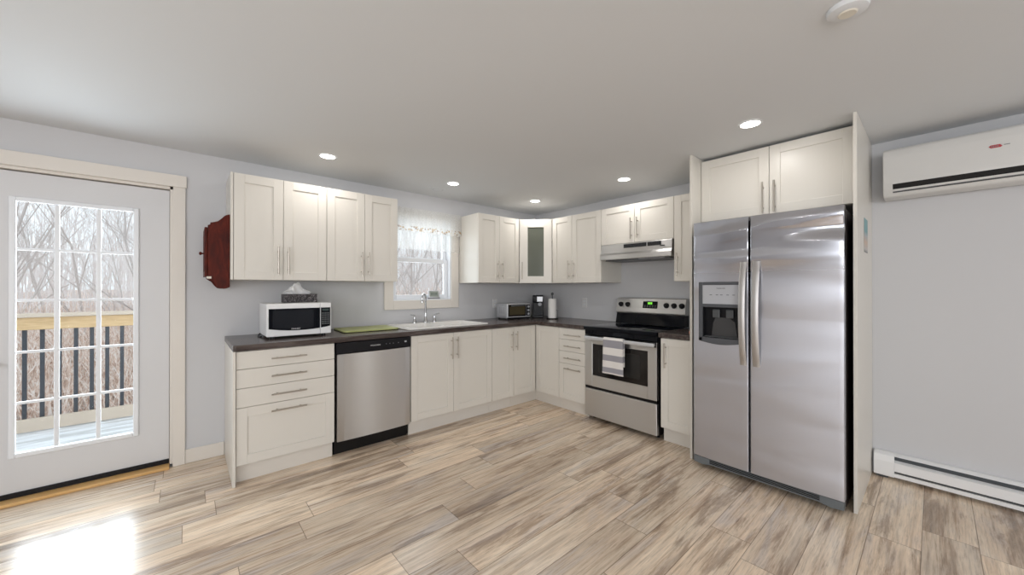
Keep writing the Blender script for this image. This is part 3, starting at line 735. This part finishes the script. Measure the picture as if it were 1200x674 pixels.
# base grille and feet, hinge covers
gr = MB(); gr.prism([(-hw + .003, .078), (-hw + .003, .032), (-hw + .06, .026), (-hw + .12, .040), (hw - .12, .040), (hw - .06, .026), (hw - .003, .032), (hw - .003, .078)], 'y', -.852, -.80, .002)
gro = gr.build('base_grille', mat('kick_grey', (.14, .155, .165), .4), fg)
m = MB()
for i in range(3): m.box(-.305, .305, -.8535, -.8522, .047 + i * .010, .053 + i * .010)
m.build('grille_slot', 'black', gro)
for sx in (-1, 1):
    MB().lathe([(.022, .0005), (.022, .03)], (sx * .33, -.72, 0), 14).build('foot', 'black', fg)
    MB().lathe([(.022, .0005), (.022, .03)], (sx * .33, -.1, 0), 14).build('foot', 'black', fg)
    MB().box(sx * .36 - .035, sx * .36 + .035, -.83, -.70, 1.7555, 1.766, .003).build('hinge_cover', 'midgrey', fg)
# surround
ZT = H - .001
tag(MB().box(-.765, -.0015, -2.442, -2.4245, .0005, ZT, .001).build('end_panel', 'cab'), 'tall white panel standing between refrigerator and range side', 'panel', 'refrigerator surround panels')
tag(MB().box(-.765, -.0015, -3.3635, -3.3465, .0005, ZT, .001).build('end_panel', 'cab'), 'tall white panel standing between refrigerator and bare wall, teal card on it', 'panel', 'refrigerator surround panels')
upper('white two-door cabinet mounted high above the refrigerator', 'B', -2.444, .9005, [(0, .4525, .418), (.4525, .9005, .487)], z0=1.811, z1=2.286, depth=.600, hz=.116, hl=.215)
st = MB().box(-.45, -.285, -.0015, 0, 0, .215, .0003).build('wall_card', 'sticker')
tag(st, 'slim teal and orange card stuck on the white refrigerator panel', 'card', loc=(0, -3.3642, 1.522))

# ------------------------------------------------------------------ microwave and tissue box
mw = thing('microwave', 'white countertop microwave with black curved window', 'microwave', (-2.996, -.29, CT1))
hw = .217; yb, yf = .17, -.165
MB().box(-hw, hw, yf, yb, .018, .258, .006, 2).build('body', 'white', mw)
for sx in (-1, 1):
    for sy in (-.13, .13): MB().lathe([(.016, .0005), (.014, .019)], (sx * .175, sy, 0), 12).build('foot', 'black', mw)
ft = MB(); ft.box(-hw, .1375, yf - .018, yf - .0005, .018, .258, .004, 2); door = ft.build('door', 'white', mw)
cpn = MB().box(.139, hw, yf - .018, yf - .0005, .018, .258, .004, 2).build('control_housing', 'white', mw)
def arcz(x): return .056 + .022 * ((x - .0) / .217) ** 2
yw = yf - .0185
poly = [(-.205, .222)] + [(-.205 + .340 * k / 16, arcz(-.205 + .340 * k / 16)) for k in range(17)] + [(.135, .222)]
gw = MB().prism(poly, 'y', yw - .002, yw).build('door_window', 'blackgloss', door)
poly = [(-.180, .208)] + [(-.180 + .270 * k / 12, arcz(-.180 + .270 * k / 12) + .012) for k in range(13)] + [(.09, .208)]
MB().prism(poly, 'y', yw - .0026, yw - .002).build('window_screen', mat('screen_mesh', (.010, .012, .017), .2, spec=.25), gw)
text('DANBY', 'brand_lettering', .015, 'print', gw, (-.03, yw - .0030, .069), FRONT, 1.2)
poly = [(.142, .222)] + [(.142 + .068 * k / 8, arcz(.142 + .068 * k / 8)) for k in range(9)] + [(.210, .222)]
kp = MB().prism(poly, 'y', yw - .002, yw).build('keypad', 'blackgloss', cpn)
MB().box(.152, .200, yw - .0026, yw - .002, .196, .212).build('clock_display', mat('clock_glass', (.03, .05, .05), .2), kp)
for j in range(6):
    for i in range(3):
        MB().box(.148 + i * .0195, .164 + i * .0195, yw - .0027, yw - .002, .090 + j * .0165, .101 + j * .0165).build('button', 'darkgrey', kp)
m = MB().tube([(-.21, .15, .02), (-.232, .12, .006), (-.236, .06, .006), (-.226, .0, .006)], .005, 8).build('power_cord', 'black', mw, 40)

tb = thing('tissue_box', 'dark patterned tissue box standing on the microwave', 'tissue box', (-2.955, -.235, CT1 + .2585))
m = MB(); m.box(-.118, .118, -.06, .06, .0005, .068, .001); m.build('carton', 'tissuebox', tb)
def tis(u, v, k=0):
    t = u - .5; wd_ = .075 + .115 * math.sin(math.pi * min(1, v * 1.05 + .12)) ** .8
    x = t * wd_ * (1.15 - .2 * v) + .02 * v * (k - .5) + (.012 if v > .6 else 0) * math.sin(9 * t + k)
    y = (.026 * v ** .7) * (1 if k else -1) + .016 * v * math.sin(13 * t + 2 * k) + .006 * math.sin(23 * t + 5 * v)
    z = .064 + (.080 + .018 * math.cos(5.5 * t + 1.3 * k) + .007 * math.sin(17 * t + k)) * v * (1 - .25 * (2 * t) ** 2)
    return Vector((x - .012, y, z))
m = MB(); m.grid(lambda u, v: tis(u, v, 0), 26, 14); m.grid(lambda u, v: tis(u, v, 1), 26, 14)
m.build('tissue', 'tissue', tb, 35)

# ------------------------------------------------------------------ drying board, thermometer, toaster oven, coffee maker, paper towels
def rrect(x0, x1, y0, y1, r, n=5):
    pts = []
    for cx, cy, a in ((x1 - r, y1 - r, 0), (x0 + r, y1 - r, 90), (x0 + r, y0 + r, 180), (x1 - r, y0 + r, 270)):
        for k in range(n + 1): t = R(a + 90 * k / n); pts.append((cx + r * math.cos(t), cy + r * math.sin(t)))
    return pts
gb = thing('cutting_board', 'flat green cutting board lying between microwave and sink', 'cutting board', (-2.41, -.255, CT1 + .0005), R(-2))
MB().prism(rrect(-.25, .222, -.19, .17, .03), 'z', .004, .014, .003).build('board', 'board', gb, 40)
m = MB()
for sx in (-.18, .18):
    for sy in (-.15, .13): m.lathe([(.012, 0), (.012, .0045)], (sx, sy, 0), 12)
m.build('rubber_foot', 'blackmatte', gb)
MB().prism(rrect(-.252, .224, -.192, .172, .032), 'z', .0005, .0045, .001).build('base_mat', 'blackmatte', gb, 40)

tm = thing('weather_station', 'small silver digital thermometer standing on the window sill', 'thermometer', (-1.575, .022, WZ0 + .0125), R(-6))
mm = Matrix.Rotation(R(-10), 4, 'X')
def tilted(m):
    for v in m.bm.verts: v.co = mm @ v.co
    return m
b_ = tilted(MB().box(-.066, .066, -.009, .009, .004, .092, .006, 2)).build('case', 'silver', tm, 40)
tilted(MB().box(-.050, .050, -.0098, -.009, .022, .082)).build('screen', mat('lcd', (.30, .34, .30), .3), b_)
LI = mat('lcd_ink', (.16, .19, .17), .4)
for x in (-.030, -.012, .012, .030): tilted(MB().box(x - .006, x + .006, -.0104, -.0099, .042, .066)).build('screen_digit', LI, b_)
MB().box(-.066, .066, -.018, .03, .0005, .012, .003).build('foot', 'midgrey', tm)

to = thing('toaster_oven', 'silver toaster oven with a dark glass door', 'toaster oven', (-.632, -.252, CT1), R(-8))
hw = .17; yf, yb = -.11, .13
MB().box(-hw, hw, yf, yb, .016, .190, .008, 2).build('body', 'silver', to, 40)
for sx in (-1, 1):
    for sy in (-.09, .11): MB().lathe([(.013, .0005), (.011, .017)], (sx * .145, sy, 0), 10).build('foot', 'black', to)
MB().box(-hw + .004, hw - .004, yf - .004, yf + .02, .010, .026, .002).build('crumb_tray', 'black', to)
fp = MB().box(-hw + .002, hw - .002, yf - .008, yf - .0003, .026, .186, .004).build('front_frame', 'silver', to)
tdg = MB().box(-hw + .014, .095, yf - .013, yf - .0083, .040, .178, .003).build('glass_door', 'ovenglass', to)
MB().box(-hw + .03, .08, yf - .0138, yf - .0131, .056, .160).build('door_pane', mat('toaster_pane', (.075, .062, .035), .12), tdg)
hnd = MB(); hnd.tube([(-.13, yf - .036, .166), (.07, yf - .036, .166)], .006, 10)
for x in (-.115, .055): hnd.tube([(x, yf - .0135, .166), (x, yf - .036, .166)], .005, 8)
hnd.build('handle', 'darkgrey', tdg, 40)
cpp = MB().box(.100, hw - .010, yf - .011, yf - .0083, .040, .178, .002).build('control_panel', 'black', to)
for z in (.065, .108, .151): MB().lathe([(.014, 0), (.013, -.012)], (.130, yf - .0113, z), 16, 'y').build('knob', 'lightgrey', cpp, 40)
s = MB()
for k in range(4): s.box(-hw - .0012, -hw - .0002, -.05 + k * .032, -.035 + k * .032, .07, .15)
s.build('side_vent', 'lightgrey', to)

cm = thing('coffee_maker', 'black single-cup coffee maker in the worktop corner', 'coffee maker', (-.250, -.290, CT1), R(-45))
MB().box(-.066, .066, -.10, .09, .0005, .035, .006, 2).build('base', 'black', cm)
MB().box(-.066, .066, -.075, .09, .0355, .195, .006, 2).build('tower', 'black', cm)
hdm = MB().box(-.068, .068, -.09, .092, .1955, .286, .010, 2).build('brew_head', 'black', cm, 40)
MB().box(-.012, .058, -.0925, -.0905, .205, .268, .0008).build('silver_plate', 'silver', hdm)
MB().lathe([(.024, .0), (.022, -.006)], (.022, -.0755, .172), 18, 'y').build('dispense_ring', 'lightgrey', cm, 40)
MB().box(-.05, .05, -.0985, -.0765, .0355, .040, .001).build('drip_tray', 'darkgrey', cm)

ph = thing('paper_towel_holder', 'upright holder with a white paper towel roll beside the coffee maker', 'paper towel holder', (-.300, -.585, CT1))
MB().lathe([(.072, .0005), (.074, .006), (.070, .013)], seg=32).build('base', 'blackmatte', ph, 40)
MB().lathe([(.018, .0145), (.050, .0145), (.050, .246), (.018, .246)], seg=40).build('paper_roll', 'paper', ph, 40)
m = MB(); m.lathe([(.007, .013), (.007, .285), (.013, .292), (.017, .305), (.013, .318), (.003, .325)], seg=16); m.build('post', 'darkgrey', ph, 40)
m = MB(); m.tube([(.030, -.060, .013), (.030, -.060, .10), (.026, -.052, .112), (.016, -.047, .105)], .004, 8); m.build('tear_arm', 'midgrey', ph, 40)

og = thing('orange_object', 'tiny orange object lying at the edge of the short worktop', 'orange_object', (-.55, -2.36, CT1 + .0005), R(70))  # small orange object of unknown use
MB().box(-.02, .035, -.009, .009, .0, .022, .004, 2).build('body', 'orange', og); MB().box(-.036, -.0205, -.008, .008, .001, .02, .002).build('cap', 'midgrey', og)

# ------------------------------------------------------------------ outlets
def outlet(label, loc, rz):
    o = thing('wall_outlet', label, 'outlet', loc, rz, 'kitchen outlets')
    pl = MB().box(-.036, .036, -.006, -.0003, -.058, .058, .003).build('cover_plate', 'outlet', o)
    for z in (-.02, .02):
        q_ = MB().prism([(-.015, z - .010), (.015, z - .010), (.017, z), (.015, z + .010), (-.015, z + .010), (-.017, z)], 'y', -.008, -.0061, .001).build('receptacle', 'vinyl', pl)
        s = MB(); s.box(-.007, -.004, -.0085, -.0081, z - .004, z + .005); s.box(.004, .007, -.0085, -.0081, z - .004, z + .005); s.build('slot', 'midgrey', q_)
outlet('white wall outlet between paper towel roll and range', (0, -.842, 1.117), R(-90))
outlet('white wall outlet partly hidden behind the toaster oven', (-.728, 0, 1.106), 0)

# ------------------------------------------------------------------ red wooden box on the cabinet end
wx = thing('key_cabinet', 'reddish brown wooden box with scalloped side hung on the cabinet end', 'wall box', (-3.4165, -.205, 1.29))
side = [(0, .527), (-.012, .525), (-.030, .515), (-.048, .492), (-.068, .470), (-.090, .462), (-.108, .460), (-.108, .445), (-.122, .440), (-.122, .074), (-.108, .062), (-.090, .052), (-.078, .028), (-.058, .004), (-.035, 0), (-.015, .004), (0, .012)]
for y in (-.15, .135): MB().prism(side, 'y', y, y + .015, .0015).build('side_panel', 'mahogany', wx)
m = MB(); m.box(-.010, -.0003, -.1348, .1348, .02, .515, .001); m.build('back_panel', 'mahogany', wx)
for z in (.068, .43): MB().box(-.118, -.0105, -.1346, .1346, z, z + .012).build('shelf', 'mahogany', wx)
dd = MB(); xd = -.1225
dd.box(xd - .016, xd - .001, -.145, -.105, .085, .425, .002); dd.box(xd - .016, xd - .001, .105, .145, .085, .425, .002)
dd.box(xd - .016, xd - .001, -.105, .105, .085, .125, .002); dd.box(xd - .016, xd - .001, -.105, .105, .385, .425, .002)
ddo = dd.build('door', 'mahogany', wx)
MB().box(xd - .010, xd - .006, -.1045, .1045, .1255, .3845).build('door_pane', 'cream', ddo)
MB().lathe([(.005, 0), (.005, -.012), (.011, -.018), (.012, -.024), (.006, -.029)], (xd - .0162, -.125, .243), 16, 'x').build('knob', 'mahogany', ddo, 40)
MB().box(xd - .006, xd + .020, -.1512, -.1503, .070, .085).build('hinge', 'cream', wx)

# ------------------------------------------------------------------ heat pump and baseboard heater
ac = thing('heat_pump', 'white wall-mounted heat pump with dark louver slot under the ceiling', 'air conditioner', (-.0015, -3.842, 1.886), R(-90))
hw = .41
prof = [(-.002, .01), (-.002, .318), (-.165, .318), (-.185, .314), (-.198, .300), (-.204, .26), (-.205, .09), (-.195, .05), (-.175, .012), (-.16, .004), (-.05, .0)]
MB().prism(prof, 'x', -hw, hw, .006, 2).build('housing', 'acwhite', ac, 40)
def slab(x0, x1, za, zb, d, off):
    def fx(z): return -.205 + max(0, (.09 - z)) * .25
    return [(fx(z) - off, z) for z in (za, zb)]
def face(z): return -.205 + (.01 * (.09 - z) / .04 if z < .09 else 0)
MB().prism([(face(.050) - .0012, .050), (face(.082) - .0012, .082), (face(.082) + .002, .082), (face(.050) + .002, .050)], 'x', -hw + .045, hw - .045).build('outlet_slot', 'blackmatte', ac)
MB().prism([(-.1962, .0385), (-.2005, .0485), (-.196, .049), (-.190, .039)], 'x', -hw + .05, hw - .05).build('louver', 'acwhite', ac)
MB().prism([(-.1885, .028), (-.1925, .0355), (-.188, .036), (-.184, .029)], 'x', -hw + .045, hw - .045).build('lower_gap', 'darkgrey', ac)
MB().prism([(.018, .213), (.026, .203), (.060, .203), (.066, .208), (.058, .220), (.026, .220)], 'y', -.2065, -.2052, .0).build('red_badge', mat('badge_red', (.45, .05, .06), .4), ac)
m = MB()
for x in (.027, .034, .041, .048): m.box(x, x + .004, -.2069, -.2066, .208, .215)
m.box(.071, .092, -.2058, -.2052, .211, .215); m.build('badge_mark', 'midgrey', ac)
m = MB(); m.box(-hw + .05, hw - .05, -.1, -.06, .318, .3195)
for i in range(24): m.box(-hw + .06 + i * .029, -hw + .078 + i * .029, -.14, -.04, .3182, .320)
m.build('intake_grille', 'midgrey', ac)

bh = thing('baseboard_heater', 'long white electric baseboard heater along the bare wall', 'heater', (-.0015, -4.43, 0), R(-90))
hw = 1.055
prof = [(-.001, .022), (-.001, .168), (-.030, .168), (-.058, .158), (-.058, .132), (-.040, .132), (-.040, .126), (-.070, .118), (-.070, .062), (-.045, .056), (-.045, .046), (-.066, .046), (-.066, .022)]
MB().prism(prof, 'x', -hw + .10, hw - .002).build('casing', 'white', bh)
MB().prism([(-.0005, .020), (-.0005, .170), (-.032, .170), (-.066, .158), (-.073, .118), (-.073, .020)], 'x', -hw, -hw + .0995, .002).build('end_cap', 'white', bh)
MB().box(-hw + .1, hw - .01, -.0595, -.0583, .134, .157).build('upper_slot', mat('heater_slot', (.06, .07, .08), .6), bh)
MB().box(-hw + .1, hw - .01, -.060, -.046, .0475, .0555).build('lower_slot', 'darkgrey', bh)
for x in (-hw + .04, hw - .04): MB().box(x - .03, x + .03, -.05, -.01, .0005, .0205).build('foot', 'darkgrey', bh)

# ------------------------------------------------------------------ ceiling lights
lens_me = None
def pot(label, x, y, on=True):
    o = thing('recessed_light', label, 'ceiling light', (x, y, H), 0, 'recessed ceiling lights')
    MB().lathe([(.0515, -.0015), (.053, -.005), (.060, -.0035), (.064, -.0006)], seg=40, cap=False).build('trim_ring', 'ceiling', o, 40)
    MB().lathe([(.002, -.0035), (.0525, -.0035), (.0525, -.0012), (.002, -.0012)], seg=40).build('lens', 'lamp', o)
    if on: area('lamp_glow', (0, 0, -.012), (0, 0, 0), .11, .11, POT_POWER, (1, .965, .93), 'DISK', o)
pot('lit recessed ceiling light above the two wall cabinets by the door', -2.835, -.585)
pot('lit recessed ceiling light in front of the kitchen window', -1.711, -.586)
pot('lit recessed ceiling light in the kitchen corner above the glass cabinet', -.609, -.598)
pot('lit recessed ceiling light in front of the range hood', -.595, -1.752)
pot('lit recessed ceiling light in front of the refrigerator cabinet', -1.038, -2.907)
pot('unseen recessed ceiling light added for refrigerator reflections, on the entry door side', -5.9, -1.2)  # out-of-view pot added for room fill and a gleam on the refrigerator
pot('unseen recessed ceiling light added for refrigerator reflections, over the middle of the living end', -5.3, -2.6)  # second added pot, also unseen, reflected high on the refrigerator doors
o = thing('ceiling_cover_plate', 'faint round white cover plate in the ceiling near the window', 'ceiling plate', (-1.713, -.30, H))
MB().lathe([(.001, -.006), (.066, -.006), (.078, -.0008)], seg=36).build('cover', 'ceiling', o, 40)
MB().lathe([(.050, -.0066), (.054, -.0066), (.054, -.006), (.050, -.006)], seg=36, cap=False).build('groove', 'lightgrey', o)
o = thing('smoke_detector', 'round white smoke detector on the ceiling, cut by the picture edge', 'smoke detector', (-1.853, -3.450, H))
MB().lathe([(.045, -.022), (.057, -.017), (.060, -.006), (.060, -.0005)], seg=40).build('body', 'ceiling', o, 40)
MB().lathe([(.024, -.026), (.028, -.0222)], seg=32).build('vent_cap', 'cream', o, 40)

# ------------------------------------------------------------------ curtain
cu = thing('curtain', 'short sheer lace curtain with a floral band across the window top', 'curtain', (-1.70, -.050, 2.112))
m = MB(); m.tube([(-.44, 0, 0), (.44, 0, 0)], .007, 10)
for x in (-.435, .435): m.tube([(x, 0, 0), (x, .0315, 0)], .006, 8)
m.build('curtain_rod', 'white', cu, 40)
def wavy(zt_, zb_, y0, amp, fr_, ph_):
    def fn(u, v):
        a = u * 2 * math.pi * fr_; k = .25 + .75 * v
        return Vector((-.43 + .86 * u, y0 + amp * k * (math.sin(a + ph_) + .4 * math.sin(2.3 * a + 1)), zt_ + (zb_ - zt_) * v + (.006 * math.sin(a * 1.0 + 2) * v)))
    return fn
MB().grid(wavy(.018, -.225, -.015, .007, 11, 0), 160, 10).build('lace_valance', 'lace', cu, 70)
MB().grid(wavy(.0, -.410, .013, .006, 14, 1), 180, 10).build('sheer_panel', 'sheer', cu, 70)

# ------------------------------------------------------------------ outdoors: deck, railing, wood
struct(MB().box(-9, 1.0, T + .02, 2.36, -.22, -.12).build('deck_floor', 'deck'))
rl = thing('deck_railing', 'wooden deck railing with black metal balusters seen through the entry door', 'railing', (-4.3, 2.2, -.12))
tr_ = MB(); tr_.box(-2.8, 4.2, -.075, .075, 1.128, 1.165, .006); o = tr_.build('cap_rail', 'palepine', rl)
MB().box(-2.8, 4.2, -.035, .005, 1.006, 1.127, .004).build('top_rail', 'pine', rl)
MB().box(-2.8, 4.2, -.035, .005, .012, .135, .004).build('bottom_rail', 'palepine', rl)
x = -.538 - .11 * 14
for i in range(34):
    if -1.3 < x < 4.1: MB().box(x - .0145, x + .0145, .006, .030, .03, 1.10, .002).build('baluster', 'charcoal', rl)
    x += .11
for x in (-1.9, .75, 3.0): MB().box(x - .045, x + .045, .031, .12, .0, 1.125, .004).build('post', 'pine', rl)
def hill(u, v):
    x = -60 + 110 * u; y = 2.45 + 70 * v ** 1.6
    z = -1.0 + .30 * math.sin(x * .35) * min(1, v * 6) + 1.7 * v ** 1.1 + .25 * math.sin(x * .9 + y * .7) * min(1, v * 8)
    return Vector((x, y, z))
g = MB().grid(hill, 90, 60).build('ground', 'ground', smooth=180); struct(g)
def gz(x, y):
    v = max(0, (y - 2.45) / 70) ** (1 / 1.6)
    return -1.0 + .30 * math.sin(x * .35) * min(1, v * 6) + 1.7 * v ** 1.1 + .25 * math.sin(x * .9 + y * .7) * min(1, v * 8)
rnd = random.Random(11)
def limb(m, p, d, ln, r, depth):
    pts = [p]; n = 4; q_ = p.copy(); dirn = d.copy(); rs = [r]
    for k in range(n):
        dirn = (dirn + Vector((rnd.gauss(0, .13), rnd.gauss(0, .13), rnd.gauss(.03, .07)))).normalized()
        q_ = q_ + dirn * ln / n; pts.append(q_.copy()); rs.append(r * (1 - .6 * (k + 1) / n))
    m.tube(pts, rs, 4 if depth else 6, cap=False)
    if depth >= 4 or (depth == 3 and rnd.random() < .5): return
    for k in range(rnd.choice((6, 7, 8)) if depth < 1 else rnd.choice((3, 4, 5)) if depth < 2 else 3):
        i = rnd.randint(1 if depth else 1, n); b = pts[i]; a = rnd.uniform(0, 6.28)
        side_ = Vector((math.cos(a), math.sin(a), rnd.uniform(.1, .9))).normalized()
        nd = (dirn * .85 + side_ * .6).normalized()
        limb(m, b, nd, ln * rnd.uniform(.34, .52), max(.0035, rs[i] * .55), depth + 1)
protos = []
for k in range(6):
    m = MB(); n_st = rnd.choice((1, 1, 2))
    for s_ in range(n_st):
        a = rnd.uniform(0, 6.28); limb(m, Vector((.1 * math.cos(a), .1 * math.sin(a), -.15)), Vector((.07 * math.cos(a), .07 * math.sin(a), 1)).normalized(), rnd.uniform(3.2, 4.8), rnd.uniform(.022, .042), 0)
    o = m.build('bare_tree', 'bark', fix=False, smooth=180); protos.append(o)
spots = []
for i in range(4000):
    y = 4.6 + 17 * rnd.random() ** 1.2
    t = rnd.uniform(.41, .63) if i % 3 == 2 else rnd.uniform(-.30, .03)      # seen through the kitchen window or the door
    x = -3.65 + t * (y + 3.65); sz = rnd.uniform(.9, 1.35)
    if len(spots) < 44 and all(math.hypot(x - q[0], y - q[1]) > 1.12 * (sz + q[2]) for q in spots): spots.append((x, y, sz))
for i, (x, y, sz) in enumerate(spots):
    o = protos[i] if i < 6 else protos[i % 6].copy()
    if i >= 6: COL.objects.link(o)
    s_ = sz; o.location = (x, y, gz(x, y)); o.rotation_euler = (0, 0, rnd.uniform(0, 6.28)); o.scale = (s_,) * 3
    tag(o, 'leafless pale grey tree in the woods beyond the deck railing', 'tree', 'bare trees beyond the deck')
m = MB()
for i in range(6500):
    y = 3.7 + 13 * rnd.random() ** 1.7; t = rnd.uniform(-.30, .03) if i % 4 else rnd.uniform(.41, .64)
    x = -3.65 + t * (y + 3.65) + rnd.uniform(-.3, .3)
    a = rnd.uniform(0, 6.28); ln = rnd.uniform(.5, 1.7); l = rnd.uniform(.1, .7); p = Vector((x, y, gz(x, y) - .03))
    tip = p + Vector((l * math.cos(a) * ln, l * math.sin(a) * ln, ln)); mid = (p + tip) / 2 + Vector((rnd.gauss(0, .06), rnd.gauss(0, .06), .06))
    m.tube([p, mid, tip], [.010, .007, .003], 3, cap=False)
o = m.build('undergrowth', 'brush', fix=False); o['kind'] = 'stuff'; tag(o, 'tangle of dry reddish brush growing beyond the deck railing', 'brush')

m = MB()
for i in range(850):
    y = 24 + 20 * rnd.random(); t = rnd.uniform(-.30, .03) if i % 5 < 3 else rnd.uniform(.42, .64)
    x = -3.65 + t * (y + 3.65); ln = rnd.uniform(3, 11); a = rnd.uniform(0, 6.28); l = rnd.uniform(0, .22) * ln
    p = Vector((x, y, gz(x, y) - .05)); tip = p + Vector((l * math.cos(a), l * math.sin(a), ln)); mid = p.lerp(tip, .5) + Vector((rnd.gauss(0, .2), rnd.gauss(0, .2), 0))
    r = rnd.uniform(.014, .034); m.tube([p, mid, tip], [r, r * .7, .005], 3, cap=False)
    for k in range(7):
        b = p.lerp(mid, rnd.uniform(.4, 1)) if k % 2 else mid.lerp(tip, rnd.uniform(0, .8)); a2 = rnd.uniform(0, 6.28); q2 = rnd.uniform(.5, 1.6)
        m.tube([b, b + Vector((q2 * math.cos(a2) * .7, q2 * math.sin(a2) * .7, q2 * rnd.uniform(.5, 1.1)))], [.014, .005], 3, cap=False)
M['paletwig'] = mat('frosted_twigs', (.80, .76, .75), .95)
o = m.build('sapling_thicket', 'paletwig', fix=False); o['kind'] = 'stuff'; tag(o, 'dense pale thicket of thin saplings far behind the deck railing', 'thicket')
